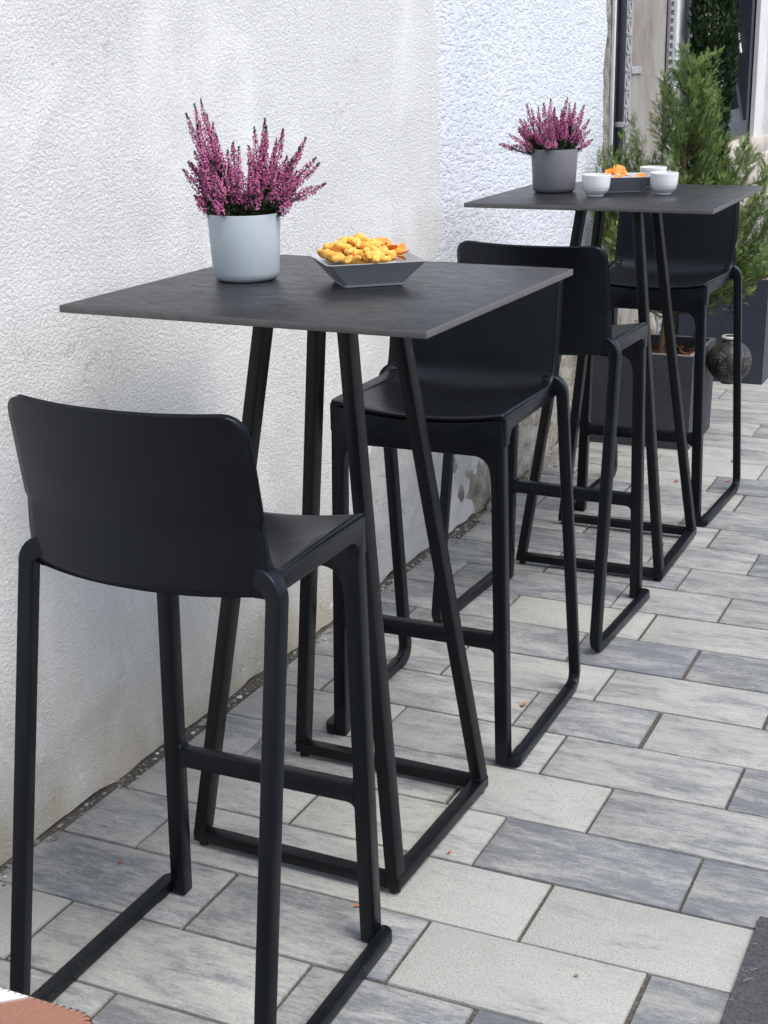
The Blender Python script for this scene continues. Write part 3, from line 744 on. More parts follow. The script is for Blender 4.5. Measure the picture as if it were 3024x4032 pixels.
def make_stool():
    root = empty('bar_stool')
    build_shell(root)
    YF, D = 0.2313, 0.030
    def topz(x): return 0.7575+0.0185*(abs(x)/0.1935)**2.2
    # front apron with the rounded upper corners of the front frame
    top = [(0.1925*(-1+2*i/24), topz(0.1925*(-1+2*i/24))) for i in range(25)]
    top = [(-0.1940, 0.752)] + [(-0.1915, 0.769)] + top[1:-1] + [(0.1915, 0.769), (0.1940, 0.752)]
    zi = 0.645; r = 0.034; xi = 0.1640
    right = [(0.1965, zi), (0.1665, zi)] + arc(xi-r, 0.692-r, r, 0, 90, 6)
    left = [(-x, z) for x, z in right[::-1]]
    poly = top + right + left
    from_bm('front_apron', prism(poly, 'y', YF-D, YF, 0.004, 2, skip=lambda co: abs(co.z-zi) < 1e-5), M['stool'], root, True, 40)
    for s in (-1, 1):
        pl = [(0.1665, zi), (0.1965, zi), (0.2105, 0.004), (0.2085, 0.0), (0.182, 0.0), (0.1800, 0.004)]
        pl = [(s*x, z) for x, z in pl]
        from_bm('leg', prism(pl, 'y', YF-D, YF, 0.004, 2, skip=lambda co: abs(co.z-zi) < 1e-5), M['stool'], root, True, 40)
    # footrest with flared ends
    def xin(z): return 0.1665+(0.1800-0.1665)*(zi-z)/zi
    rf = 0.016; tz, bz = 0.303, 0.268
    poly = []
    for s in (1, -1):
        xa = xin(0.285)+0.002
        pts = arc(xa-rf, tz+rf, rf, -90, 0, 5)      # upper flare
        low = arc(xa-rf, bz-rf, rf, 0, 90, 5)
        seqs = pts + low if s == 1 else [(-x, z) for x, z in (pts+low)[::-1]]
        poly += seqs
    from_bm('footrest', prism(poly, 'y', YF-D+0.002, YF-0.003, 0.003, 2), M['stool_worn'], root, True, 40)
    for s in (-1, 1):
        # side beam under the seat edge, filleted into the front leg
        rb = 0.030; zt, zbm = 0.780, 0.747
        pl = [(YF-0.004, zt-0.004), (YF-0.010, zt), (0.08, zt+0.001), (-0.04, zt), (-0.095, zt+0.014), (-0.100, 0.752), (-0.05, zbm)] + [(YF-D-rb, zbm)] + arc(YF-D-rb, zbm-rb, rb, 90, 0, 5)[1:] + [(YF-0.004, zbm-rb)]
        b0, b1 = sorted((s*0.172, s*0.1985))
        from_bm('side_beam', prism(pl, 'x', b0, b1, 0.004, 2), M['stool'], root, True, 40)
        # rear leg: shoulder curving out of the shell, raked leg, rounded foot
        sh = []
        for i in range(8):
            a = R(90-90*i/7); sh.append((s*(0.1840+0.031*math.cos(a)), -0.0985-0.004*i/7, 0.7535+0.031*math.sin(a)))
        lean0 = Vector(sh[-1]); foot = Vector((s*0.2240, -0.2190, 0.046))
        mid = [tuple(lean0.lerp(foot, t)) for t in (0.12, 0.5, 0.9, 1.0)]
        bend = []
        for i in range(1, 8):
            a = R(90*i/7); bend.append((s*0.2240, -0.2190+0.033*(1-math.cos(a)), 0.046-0.0335*math.sin(a)))
        path = [(s*0.174, -0.0985, 0.7845)] + sh + mid + bend + [(s*0.2240, -0.168, 0.0125)]
        tp = [(0.94, 1.45)] + [(0.94+0.06*i/7, 1.45-0.45*i/7) for i in range(8)] + [1.0]*12
        Vs, Fs = sweep(path, rrect(0.0132, 0.0126, 0.0034, 3), (0, 1, 0), tp)
        Vs = [(x, y, max(z, 0.0)) for x, y, z in Vs]
        from_py('rear_leg', Vs, Fs, M['stool'], root, True, 40)
        pl = [(0.2118, -0.170), (0.2363, -0.170), (0.2363, YF-0.020)] + arc(0.2363-0.022, YF-0.020, 0.022, 0, 75, 5)[1:] + [(0.2095, YF+0.001), (0.2095, YF-0.06), (0.2118, YF-0.07)]
        pl = [(s*x, y) for x, y in pl]
        from_bm('runner', prism(pl, 'z', 0.0, 0.0250, 0.004, 2), M['stool_worn'], root, True, 40)
    return root
proto = make_stool()
stool_spots = [(-1.1585, 1.7657, 0.001, 'black plastic bar stool nearest the camera, its backrest turned towards us'),
               (-1.1748, 2.9055, math.pi+0.012, 'black plastic bar stool facing us at the far side of the near table'),
               (-1.1817, 3.5711, -0.036, 'black plastic bar stool with its back to us in front of the far table'),
               (-1.1631, 4.7144, math.pi-0.031, 'black plastic bar stool facing us behind the far table, beside the grey planter')]
for i, (x, y, a, lab) in enumerate(stool_spots):
    o = proto if i == 0 else copy_tree(proto)
    o.location = (x, y, 0.002); o.rotation_euler = (0, 0, a)
    tag(o, lab, 'bar stool', 'black bar stools at the two tables')

# ------------------------------------------------------------------ bar tables
HT = 1.0844
def make_table():
    root = empty('bar_table'); T = 0.3443
    bm = prism([(-T, -T), (T, -T), (T, T), (-T, T)], 'z', HT-0.0125, HT, 0.0012, 2)
    o = from_bm('tabletop', bm, M['top'], root)
    o.data.materials.append(M['top_edge'])
    for p in o.data.polygons:
        if abs(p.normal.z) < 0.9: p.material_index = 1
    BX, BY = 0.2245, 0.2213
    tp = from_bm('mounting_plate', box_bm(-0.125, 0.125, -0.135, 0.135, HT-0.0190, HT-0.0128, 0.001, 1), M['steel'], root)
    for sx in (-1, 1):
        cb = box_bm(sx*0.082-0.014, sx*0.082+0.014, -0.120, 0.120, HT-0.0395, HT-0.0192, 0.002, 2)
        from_bm('cross_tube', cb, M['steel'], root)
        for sy in (-1, 1):
            top = Vector((sx*0.082, sy*0.100, HT-0.0400)); bot = Vector((sx*(BX-0.015), sy*(BY-0.016), 0.034))
            d = (bot-top).normalized(); yv = Vector((0, 1, 0)); yv = (yv-d*yv.dot(d)).normalized(); xv = yv.cross(d).normalized()
            bml = bmesh.new(); sec = rrect(0.0175, 0.0125, 0.0025, 2); A = []; B = []
            for a, b_ in sec:
                for base, lst, zc in ((top, A, HT-0.040), (bot, B, 0.0345)):
                    p = base + xv*b_ + yv*a; p = p + d*((zc-p.z)/d.z); lst.append(bml.verts.new(p))
            n = len(sec); bml.faces.new(A); bml.faces.new(B[::-1])
            for q in range(n): bml.faces.new((A[q], A[(q+1) % n], B[(q+1) % n], B[q]))
            from_bm('leg', bml, M['steel'], root, True, 30)
            wdz = box_bm(sx*(BX-0.0145)-0.010, sx*(BX-0.0145)+0.010, sy*(BY-0.0345)-0.004, sy*(BY-0.0345)+0.004, 0.0345, 0.0405, 0.002, 2)
            for v in wdz.verts: v.co += Vector((0.0015*ns(v.co.x, v.co.y, v.co.z, 90), 0.0015*ns(v.co.y, v.co.z, v.co.x, 110), 0))
            from_bm('weld_bead', wdz, M['steel'], root)
            Vf, Ff = lathe([(0.0, 0.011), (0.0045, 0.011), (0.0045, 0.005), (0.010, 0.0045), (0.011, 0.0), (0.0, 0.0)], 16)
            fo = from_py('levelling_foot', Vf, Ff, M['rubber'], root); fo.location = (sx*(BX-0.016), sy*(BY-0.016), 0.0)
    for sx in (1,):          # base frame is open on the wall side
        from_bm('base_tube', box_bm(sx*BX-(0.028 if sx > 0 else 0), sx*BX+(0.028 if sx < 0 else 0), -BY, BY, 0.010, 0.034, 0.002, 2), M['steel'], root)
    for sy in (-1, 1):
        from_bm('base_tube', box_bm(-BX, BX-0.0285, sy*BY-(0.028 if sy > 0 else 0), sy*BY+(0.028 if sy < 0 else 0), 0.0103, 0.0337, 0.002, 2), M['steel'], root)
    return root
tproto = make_table()
T1 = (-1.1928, 2.3492, -0.0191); T2 = (-1.1642, 4.1400, 0.0058)
for i, (t, lab) in enumerate(((T1, 'square black bar table in front, holding the pale pot and heaped puffs'), (T2, 'square black bar table farther back, holding the dark pot and three cups'))):
    o = tproto if i == 0 else copy_tree(tproto)
    o.location = (t[0], t[1], 0.001); o.rotation_euler = (0, 0, t[2]); tag(o, lab, 'bar table', 'black bar tables along the wall')
TZ = HT+0.0012

# ------------------------------------------------------------------ pots with heather
def pot(loc, mat, label):
    root = empty('flower_pot', loc); tag(root, label, 'flower pot', 'round flower pots on the tables')
    prof = [(0.0, 0.0), (0.050, 0.0), (0.0565, 0.0025), (0.0605, 0.0075), (0.0625, 0.016), (0.0680, 0.1225), (0.0676, 0.1235), (0.0665, 0.1237), (0.0655, 0.1228), (0.0610, 0.085), (0.0, 0.085)]
    from_py('shell', *lathe(prof, 64), mat, root, True, 50)
    V, F = lathe([(0.0, 0.104), (0.03, 0.107), (0.0625, 0.101)], 28); V = [(x, y, z+0.004*ns(x, y, 0, 60)) for x, y, z in V]
    from_py('soil', V, F, M['soil'], root)
    return root
def rand_basis(d):
    a = Vector((0, 0, 1)) if abs(d.z) < 0.9 else Vector((1, 0, 0)); x = d.cross(a).normalized(); return x, d.cross(x).normalized()
def tint_attr(me, vals):
    at = me.attributes.new('tint', 'FLOAT', 'POINT'); at.data.foreach_set('value', np.asarray(vals, dtype=np.float32))
def heather(loc, tips, label, seed, extra, green_bias=0.0):
    rn = random.Random(seed); root = empty('heather_plant', loc); tag(root, label, 'plant', 'pink heather plants')
    right = Vector((math.cos(YAW), math.sin(YAW), 0)); fwd = Vector((-math.sin(YAW), math.cos(YAW), 0))
    spikes = [(dx, rn.uniform(-0.045, 0.045), h) for dx, h in tips]
    for _ in range(extra):
        a = rn.uniform(0, 2*math.pi); rr_ = 0.095*math.sqrt(rn.random())
        spikes.append((rr_*math.cos(a)*1.15, rr_*math.sin(a), rn.uniform(0.150, 0.232)-0.30*max(0, rr_-0.05)))
    LV, LF, LT = [], [], []
    stem_bm = bmesh.new()
    for si, (dx, dy, h) in enumerate(spikes):
        tip = right*dx + fwd*dy + Vector((0, 0, h)); out = Vector((tip.x, tip.y, 0))
        base = out*min(1.0, 0.045/max(0.045, out.length*1.6)) + Vector((rn.gauss(0, 0.006), rn.gauss(0, 0.006), 0.102))
        base.x = max(-0.05, min(0.05, base.x)); base.y = max(-0.05, min(0.05, base.y))
        c1 = base + Vector((out.x*0.25, out.y*0.25, (h-0.102)*0.40)); c2 = base.lerp(tip, 0.66) + Vector((out.x*0.10, out.y*0.10, 0.006+rn.uniform(-0.006, 0.008)))
        if h < 0.16: c1 += Vector((out.x*0.25, out.y*0.25, -0.004))
        def bz(t): return (1-t)**3*base+3*(1-t)**2*t*c1+3*(1-t)*t*t*c2+t**3*tip
        pth = [bz(t/10) for t in range(11)]; L = sum((pth[i+1]-pth[i]).length for i in range(10))
        V_, F_ = sweep(pth, [(0.0011*math.cos(2*math.pi*i/4), 0.0011*math.sin(2*math.pi*i/4)) for i in range(4)], (1, 0.1, 0.05), [1.2-0.08*i for i in range(11)]); add_vf(stem_bm, V_, F_)
        fl0 = rn.uniform(0.36, 0.58) + green_bias
        # green needles on lower part, on tip, and sparsely everywhere
        nn = int(L*2600)
        for _ in range(nn):
            t = rn.random()**1.0
            if fl0+0.06 < t < 0.93 and rn.random() < 0.8: continue
            p = bz(t); d = (bz(min(1, t+0.02))-bz(max(0, t-0.02))).normalized(); xa, ya = rand_basis(d); a = rn.uniform(0, 6.283)
            o_ = xa*math.cos(a)+ya*math.sin(a); ln = rn.uniform(0.005, 0.0095)*(0.6 if t > 0.9 else 1); tip_ = p+(o_*0.75+d*0.65)*ln; sd = d.cross(o_)*0.0013
            k = len(LV); LV += [p-sd, p+sd, tip_+sd*0.3, tip_-sd*0.3]; LF.append((k, k+1, k+2, k+3)); LT += [rn.random()*0.9+(0.25 if t > 0.9 else 0)]*4
            # side twiglets low down
            if t < fl0 and rn.random() < 0.30:
                q0 = p; q1 = p+(o_*0.8+d*0.7)*rn.uniform(0.008, 0.020)
                for m_ in range(7):
                    pp = q0.lerp(q1, m_/6); a2 = rn.uniform(0, 6.283); dd = (xa*math.cos(a2)+ya*math.sin(a2)+d*0.6).normalized()*0.004; s2 = d.cross(dd).normalized()*0.0008
                    k = len(LV); LV += [pp-s2, pp+s2, pp+dd]; LF.append((k, k+1, k+2)); LT += [rn.random()]*3
        FV, FF, FT = [], [], []
        nf = int(L*(0.95-fl0)*2900); shade = rn.uniform(-0.16, 0.2)
        for q in range(nf):
            t = fl0+(0.95-fl0)*rn.random(); f = (t-fl0)/(0.95-fl0)
            if f > 0.75 and rn.random() < (f-0.75)*1.6: continue
            p = bz(t); d = (bz(min(1, t+0.02))-bz(max(0, t-0.02))).normalized(); xa, ya = rand_basis(d); a = rn.uniform(0, 6.283)
            o_ = xa*math.cos(a)+ya*math.sin(a); rad = (0.0082*(1-0.72*f**1.6)*min(1, 0.5+f*3)+0.0008)*rn.uniform(0.55, 1.1)
            c = p+o_*rad+d*rn.uniform(-0.001, 0.003); s = rn.uniform(0.0013, 0.0022)*(1-0.35*f); ax = (o_+Vector((rn.gauss(0, .4), rn.gauss(0, .4), -0.25+rn.gauss(0, .4)))).normalized()
            x2, y2 = rand_basis(ax); k = len(FV)
            FV += [c-ax*s*1.2, c+x2*s, c+y2*s, c-x2*s, c-y2*s, c+ax*s*1.3]
            FF += [(k, k+2, k+1), (k, k+3, k+2), (k, k+4, k+3), (k, k+1, k+4), (k+5, k+1, k+2), (k+5, k+2, k+3), (k+5, k+3, k+4), (k+5, k+4, k+1)]
            tv_ = min(1, max(0, rn.random()*0.95+shade)); FT += [tv_*0.7]+[tv_]*4+[min(1, tv_+0.25)]
        if FV:
            o = from_py('flower_spike', FV, FF, M['heather_flower'], root, True, 60); tint_attr(o.data, FT)
    o = from_py('foliage', LV, LF, M['heather_leaf'], root, False); tint_attr(o.data, LT); tag(o, kind='stuff')
    o = from_bm('stems', stem_bm, M['twig'], root); tag(o, kind='stuff')
P1 = (-1.382, 2.374, TZ); P2 = (-1.366, 4.155, TZ)
pot(P1, M['pot_light'], 'pale blue-grey round pot of heather on the near table')
pot(P2, M['pot_dark'], 'darker grey round pot of heather on the far table')
tips1 = [(-0.066, 0.328), (-0.081, 0.318), (-0.095, 0.303), (-0.050, 0.285), (-0.060, 0.300), (-0.073, 0.285), (-0.040, 0.268), (0.044, 0.290), (0.028, 0.276), (0.050, 0.278), (0.080, 0.270), (0.068, 0.255), (0.130, 0.254),
         (0.120, 0.240), (0.147, 0.218), (0.156, 0.213), (0.164, 0.172), (0.138, 0.165), (-0.108, 0.203), (-0.100, 0.215), (-0.015, 0.250), (0.0, 0.245), (0.012, 0.243), (-0.025, 0.235), (0.092, 0.225), (0.105, 0.205), (0.020, 0.225),
         (-0.085, 0.235), (-0.070, 0.25), (0.115, 0.185), (0.06, 0.235), (0.036, 0.25)]
tips1 = [(x-0.012*max(0, min(1, (x-0.06)/0.06)), h) for x, h in tips1]
heather(P1, tips1, 'tall pink heather in the pale pot on the near table', 3, 72)
tips2 = [(-0.083, 0.250), (-0.070, 0.235), (-0.017, 0.264), (-0.030, 0.25), (0.028, 0.267), (0.04, 0.250), (0.088, 0.242), (0.075, 0.225), (0.058, 0.250), (-0.160, 0.138), (-0.135, 0.167), (-0.120, 0.135), (0.105, 0.172), (-0.05, 0.24),
         (0.0, 0.240), (-0.095, 0.19), (-0.105, 0.21), (0.094, 0.205)]
heather(P2, tips2, 'shorter pink heather with drooping side sprigs in the dark pot', 9, 56)

# ------------------------------------------------------------------ bowls, cups, snacks
def bowl(loc, rz, label):
    a, b_ = 0.0925, 0.0800; H = 0.046
    def ringv(sx, sy, z, r): return [(x, y, z) for x, y in rrect(sx, sy, r, 4)]
    lv = [ringv(0.053, 0.0455, 0.0, 0.008), ringv(0.0545, 0.047, 0.001, 0.008), ringv(0.0545, 0.047, 0.0035, 0.008), ringv(0.0575, 0.0490, 0.0060, 0.009), ringv(a-0.003, b_-0.003, H-0.003, 0.008), ringv(a, b_, H-0.001, 0.009), ringv(a, b_, H, 0.009),
          ringv(a-0.0025, b_-0.0025, H+0.0002, 0.008), ringv(a-0.006, b_-0.006, H-0.004, 0.007), ringv(0.054, 0.046, 0.012, 0.008), ringv(0.046, 0.038, 0.0095, 0.01)]
    V = [p for r_ in lv for p in r_]; n = len(lv[0]); F = []
    for k in range(len(lv)-1):
        for i in range(n): F.append((k*n+i, k*n+(i+1) % n, (k+1)*n+(i+1) % n, (k+1)*n+i))
    F.append(tuple(range(n))[::-1]); F.append(tuple((len(lv)-1)*n+i for i in range(n)))
    o = from_py('snack_bowl', V, F, M['bowl'], None, True, 40); o.location = loc; o.rotation_euler = (0, 0, rz)
    return tag(o, label, 'bowl', 'grey square snack bowls')
B1 = (-1.1435, 2.402, TZ); B2 = (-1.187, 4.219, TZ); A1, A2 = R(39.8), R(25)
bowl(B1, A1, 'square grey flared bowl heaped with puffs on the near table')
bowl(B2, A2, 'square grey flared bowl with a few crisps on the far table')
def puff_mesh(seed):
    rn = random.Random(seed); L = rn.uniform(0.030, 0.046); r = rn.uniform(0.0058, 0.0070); bend = rn.uniform(0.8, 2.8); n = 11; path = []; rad = []
    for i in range(n):
        t = i/(n-1)-0.5; a = bend*t; path.append((L/bend*math.sin(a), L/bend*(1-math.cos(a)), 0.002*math.sin(5*t)))
        s = math.sqrt(max(0.0, 1-(abs(t)*2)**3.5)); rad.append(max(0.12, s)*(1+0.16*math.sin(9*t+seed)))
    V, F = sweep(path, [(r*math.cos(2*math.pi*i/10), r*math.sin(2*math.pi*i/10)) for i in range(10)], (0, 0, 1), rad)
    V = [Vector(v)*(1+0.10*ns(v[0]+seed, v[1], v[2], 170)) for v in V]
    me = bpy.data.meshes.new('peanut_puff'); me.from_pydata([tuple(v) for v in V], [], F); me.update(); me.materials.append(M['puff']); finish(me, True, 80); return me
pm = [puff_mesh(s) for s in range(8)]
rn = random.Random(17)
rotB = Matrix.Rotation(A1, 4, 'Z')
placed = []
tries = 0
while len(placed) < 96 and tries < 9000:
    tries += 1
    u, v_ = rn.uniform(-0.082, 0.034), rn.uniform(-0.068, 0.068)
    # heap height in bowl, highest around left middle
    hp = 0.081 - 0.80*max(0, abs(u+0.020)-0.018)**1.15 - 0.70*abs(v_)**1.15
    layer = rn.choice((0.0, 0.0, -0.011, -0.022))
    z = max(hp+layer, 0.020)
    z = min(z, 0.080)
    lim = 0.041+0.75*(z-0.010)
    if abs(u) > lim+0.006 or abs(v_) > lim*0.86+0.004: continue
    if z < 0.050 and (abs(u) > 0.045 or abs(v_) > 0.036): continue
    if any((u-p[0])**2+(v_-p[1])**2+(z-p[2])**2 < 0.0122**2 for p in placed): continue
    placed.append((u, v_, z))
pg = 'yellow peanut puffs heaped in the near bowl'
for i, (u, v_, z) in enumerate(placed):
    o = bpy.data.objects.new('peanut_puff', pm[i % 8]); COL.objects.link(o)
    p = rotB @ Vector((u, v_, z)); o.location = (B1[0]+p.x, B1[1]+p.y, B1[2]+p.z); o.rotation_euler = (rn.choice((0.0, math.pi))+rn.gauss(0, 0.5), rn.gauss(0, 0.28), rn.uniform(0, 6.28))
    tag(o, 'one of the yellow peanut puffs heaped in the near bowl', 'snack', pg)
def crisp_mesh(seed):
    rn = random.Random(seed); n = 16; V = []; F = []; a = rn.uniform(0.0125, 0.0165); b_ = rn.uniform(0.0095, 0.013); cv = rn.uniform(10, 22); ph = rn.uniform(0, 3)
    def h(x, y): return cv*(x*x*0.9-y*y*0.35)+0.0012*math.sin(220*x+ph)
    for s in (0.0007, -0.0007):
        V.append((0, 0, s))
        for q, rr_ in enumerate((0.5, 1.0)):
            for i in range(n):
                t = 2*math.pi*i/n; k = rr_*(1+0.09*math.sin(3*t+ph)+0.05*math.sin(7*t)); x, y = a*k*math.cos(t), b_*k*math.sin(t); V.append((x, y, h(x, y)+s))
    m = 1+2*n
    for i in range(n):
        j = (i+1) % n
        F += [(0, 1+i, 1+j), (1+i, 1+n+i, 1+n+j, 1+j), (m, m+1+j, m+1+i), (m+1+i, m+1+j, m+1+n+j, m+1+n+i), (1+n+i, m+1+n+i, m+1+n+j, 1+n+j)]
    me = bpy.data.meshes.new('potato_crisp'); me.from_pydata(V, [], F); me.update(); me.materials.append(M['crisp']); finish(me, True, 60); return me
cm = [crisp_mesh(s) for s in range(5)]
def crisps(B, ang, items, label, group):
    rot = Matrix.Rotation(ang, 4, 'Z')
    for i, (u, v_, z, rx_, ry_, rz_) in enumerate(items):
        o = bpy.data.objects.new('potato_crisp', cm[i % 5]); COL.objects.link(o); p = rot @ Vector((u, v_, z))
        o.location = (B[0]+p.x, B[1]+p.y, B[2]+p.z); o.rotation_euler = (rx_, ry_, rz_); tag(o, label, 'crisp', group)
crisps(B1, A1, [(0.040, -0.018, 0.054, 0.3, -0.2, 0.4), (0.048, 0.006, 0.060, -0.6, 0.3, 1.2), (0.036, 0.022, 0.068, 0.9, 0.2, 0.6), (0.058, 0.020, 0.056, 0.2, -0.35, 2.0), (0.054, -0.030, 0.048, 0.5, 0.1, 2.6), (0.062, -0.008, 0.051, -0.2, -0.3, 0.2), (0.070, 0.030, 0.055, 0.3, -0.4, 0.9),
       (0.045, 0.036, 0.058, 0.1, 0.2, 1.7), (0.028, -0.004, 0.064, -0.5, 0.6, 2.2), (0.050, -0.005, 0.040, 0, 0, 0), (0.060, 0.035, 0.044, 0, 0.1, 1)],
       'one of the orange crisps at the right end of the near bowl', 'orange crisps in the near bowl')
crisps(B2, A2, [(-0.030, -0.005, 0.050, 0.2, 0.1, 0.3), (-0.012, -0.010, 0.062, 1.25, 0.3, 0.8), (0.000, -0.004, 0.064, 1.2, 0.35, 0.75), (0.010, 0.004, 0.056, 1.1, 0.3, 0.9), (-0.028, 0.012, 0.056, 0.9, -0.2, 0.2), (-0.048, 0.0, 0.044, 0.3, 0.1, 1.4), (0.020, -0.008, 0.044, 0.1, 0.1, 2.0), (-0.005, -0.022, 0.045, 0.2, 0.0, 0.1),
       (0.064, 0.016, 0.043, 0.4, -0.3, 0.5), (0.0, 0.01, 0.034, 0, 0, 0.3), (-0.02, -0.01, 0.026, 0, 0, 0.8), (0.02, 0.01, 0.022, 0, 0.1, 0)],
       'one of the orange crisps in the far bowl', 'orange crisps in the far bowl')
def cup(loc, label, seed):
    prof = [(0.0, 0.003), (0.0185, 0.003), (0.0195, 0.0), (0.0215, 0.0), (0.0222, 0.0045), (0.0290, 0.0085), (0.0345, 0.0155), (0.0378, 0.0250), (0.0392, 0.0370), (0.0398, 0.0500), (0.0402, 0.0585), (0.0396, 0.0597), (0.0386, 0.0593), (0.0376, 0.0500), (0.0365, 0.0330), (0.0320, 0.0170), (0.0220, 0.0085), (0.0, 0.0070)]
    p2 = []
    for i in range(len(prof)-1):
        (r0, z0), (r1, z1) = prof[i], prof[i+1]; n = 5 if 5 <= i <= 9 else 1
        for q in range(n):
            f = q/n; p2.append((r0+(r1-r0)*f, z0+(z1-z0)*f))
    p2.append(prof[-1])
    p2 = [(r_+(0.00018*math.sin(z*2*math.pi/0.0042) if r_ > 0.0285 and 5 < i < 31 else 0), z) for i, (r_, z) in enumerate(p2)]
    V, F = lathe(p2, 48); V = [(x*(1+0.008*math.sin(2*math.atan2(y, x)+seed)), y, z) for x, y, z in V]
    o = from_py('cup', V, F, M['porcelain'], None, True, 50); o.location = loc; return tag(o, label, 'cup', 'white porcelain cups on the far table')
cup((-1.213, 4.0715, TZ), 'white porcelain cup directly in front of the grey crisp bowl', 1)
cup((-1.044, 4.1745, TZ), 'white porcelain cup on its own at the right of the far table', 2)
cup((-1.126, 4.368, TZ), 'white porcelain cup partly hidden behind the grey crisp bowl', 3)

# ------------------------------------------------------------------ planters, conifers, lantern
def planter(name, x0, x1, y0, y1, h, taper, mat, label, rim=0.018):
    root = empty(name, ((x0+x1)/2, (y0+y1)/2, 0.0)); tag(root, label, 'planter', 'square planters by the wall')
    a, b_ = (x1-x0)/2, (y1-y0)/2
    lv = [(a-taper, b_-taper, 0.0), (a-taper, b_-taper, 0.012), (a, b_, h-0.003), (a-0.002, b_-0.002, h), (a-rim, b_-rim, h), (a-rim-0.002, b_-rim-0.002, h-0.004), (a-rim-0.004, b_-rim-0.004, h-0.10)]
    V = []; F = []
    for (p, q, z) in lv: V += [(p, q, z), (-p, q, z), (-p, -q, z), (p, -q, z)]
    for k in range(len(lv)-1):
        for i in range(4): F.append((k*4+i, k*4+(i+1) % 4, (k+1)*4+(i+1) % 4, (k+1)*4+i))
    F.append((3, 2, 1, 0)); k = (len(lv)-1)*4; F.append((k, k+1, k+2, k+3))
    o = from_py('box', V, F, mat, root, False); o.data.materials.append(M['planter_rim'])
    for p in o.data.polygons:
        if p.normal.z > 0.9 and p.center.z > h-0.01: p.material_index = 1
    bm = bmesh.new(); rn = random.Random(len(label))
    sz = h-0.038
    for i in range(260):
        r = bmesh.ops.create_cube(bm, size=1); s = Vector((rn.uniform(0.012, 0.032), rn.uniform(0.008, 0.016), rn.uniform(0.003, 0.008)))
        mt = Matrix.Translation((rn.uniform(-a+0.035, a-0.035), rn.uniform(-b_+0.035, b_-0.035), sz+rn.uniform(-0.006, 0.008))) @ Matrix.Rotation(rn.uniform(0, 6.28), 4, 'Z') @ Matrix.Rotation(rn.gauss(0, 0.4), 4, 'X') @ Matrix.Rotation(rn.gauss(0, 0.4), 4, 'Y')
        for v in r['verts']: v.co = mt @ Vector((v.co.x*s.x, v.co.y*s.y, v.co.z*s.z))
    o = from_bm('mulch', bm, M['mulch'], root, False); tag(o, kind='stuff')
    from_py('soil', [(-a+0.019, -b_+0.019, sz-0.006), (a-0.019, -b_+0.019, sz-0.006), (a-0.019, b_-0.019, sz-0.006), (-a+0.019, b_-0.019, sz-0.006)], [(0, 1, 2, 3)], M['soil'], root, False)
    return root
planter('planter', -1.603, -1.205, 5.370, 5.765, 0.370, 0.006, M['planter'], 'grey square planter with the feathery conifer, behind the last stool')
planter('planter', -1.560, -1.160, 6.612, 7.000, 0.482, 0.004, M['planter_blue'], 'taller dark blue-grey planter at the far right, behind the hanging lantern')

def sprig_template(rn, n=9, L=0.045, wid=0.0022, side=0.016, flat=True):
    """flat scale-leaf spray along +Z in the XZ plane; returns verts, faces"""
    V = []; F = []
    def dia(p, d, l, w_):
        nrm = Vector((0, 1, 0)); s = d.cross(nrm).normalized()*w_; k = len(V)
        V.extend([p, p+d*l*0.4+s+nrm*w_*0.4, p+d*l, p+d*l*0.4-s+nrm*w_*0.4]); F.append((k, k+1, k+2, k+3))
    dia(Vector((0, 0, 0)), Vector((0, 0, 1)), L*1.05, wid*0.8)
    for i in range(n):
        t = (i+0.6)/n; s = 1 if i % 2 else -1
        d = Vector((s*0.72, rn.gauss(0, 0.16), 0.8)).normalized(); l = side*(1.05-0.65*t)*rn.uniform(0.8, 1.2)
        p = Vector((0, 0, L*t*0.9)); dia(p, d, l, wid)
        if l > 0.010: 
            d2 = Vector((s*0.15, rn.gauss(0, 0.2), 1)).normalized(); dia(p+d*l*0.45, d2, l*0.6, wid*0.8)
    return np.array([tuple(v) for v in V]), F
def scatter(name, items, templates, mat, parent, wall_clip=True):
    """items: (pos, dir, roll, scale, tint)"""
    VV = []; FF = []; TT = []; n = 0
    for k, (p, d, roll, s, tn) in enumerate(items):
        tv, tf = templates[k % len(templates)]
        d = d.normalized(); xa, ya = rand_basis(d); c, sn = math.cos(roll), math.sin(roll)
        X = np.array(xa*c+ya*sn); Y = np.array(ya*c-xa*sn); Z = np.array(d)
        P = np.array(p)+s*(tv[:, :1]*X+tv[:, 1:2]*Y+tv[:, 2:3]*Z)
        VV.append(P); FF += [tuple(i+n for i in f) for f in tf]; TT += [tn]*len(tv); n += len(tv)
    Va = np.concatenate(VV)
    if wall_clip:
        lim = WX+WS*(Va[:, 1]-2)+0.012; Va[:, 0] = np.maximum(Va[:, 0], lim)
    o = from_py(name, Va, FF, mat, parent, False); tint_attr(o.data, TT); tag(o, kind='stuff'); return o

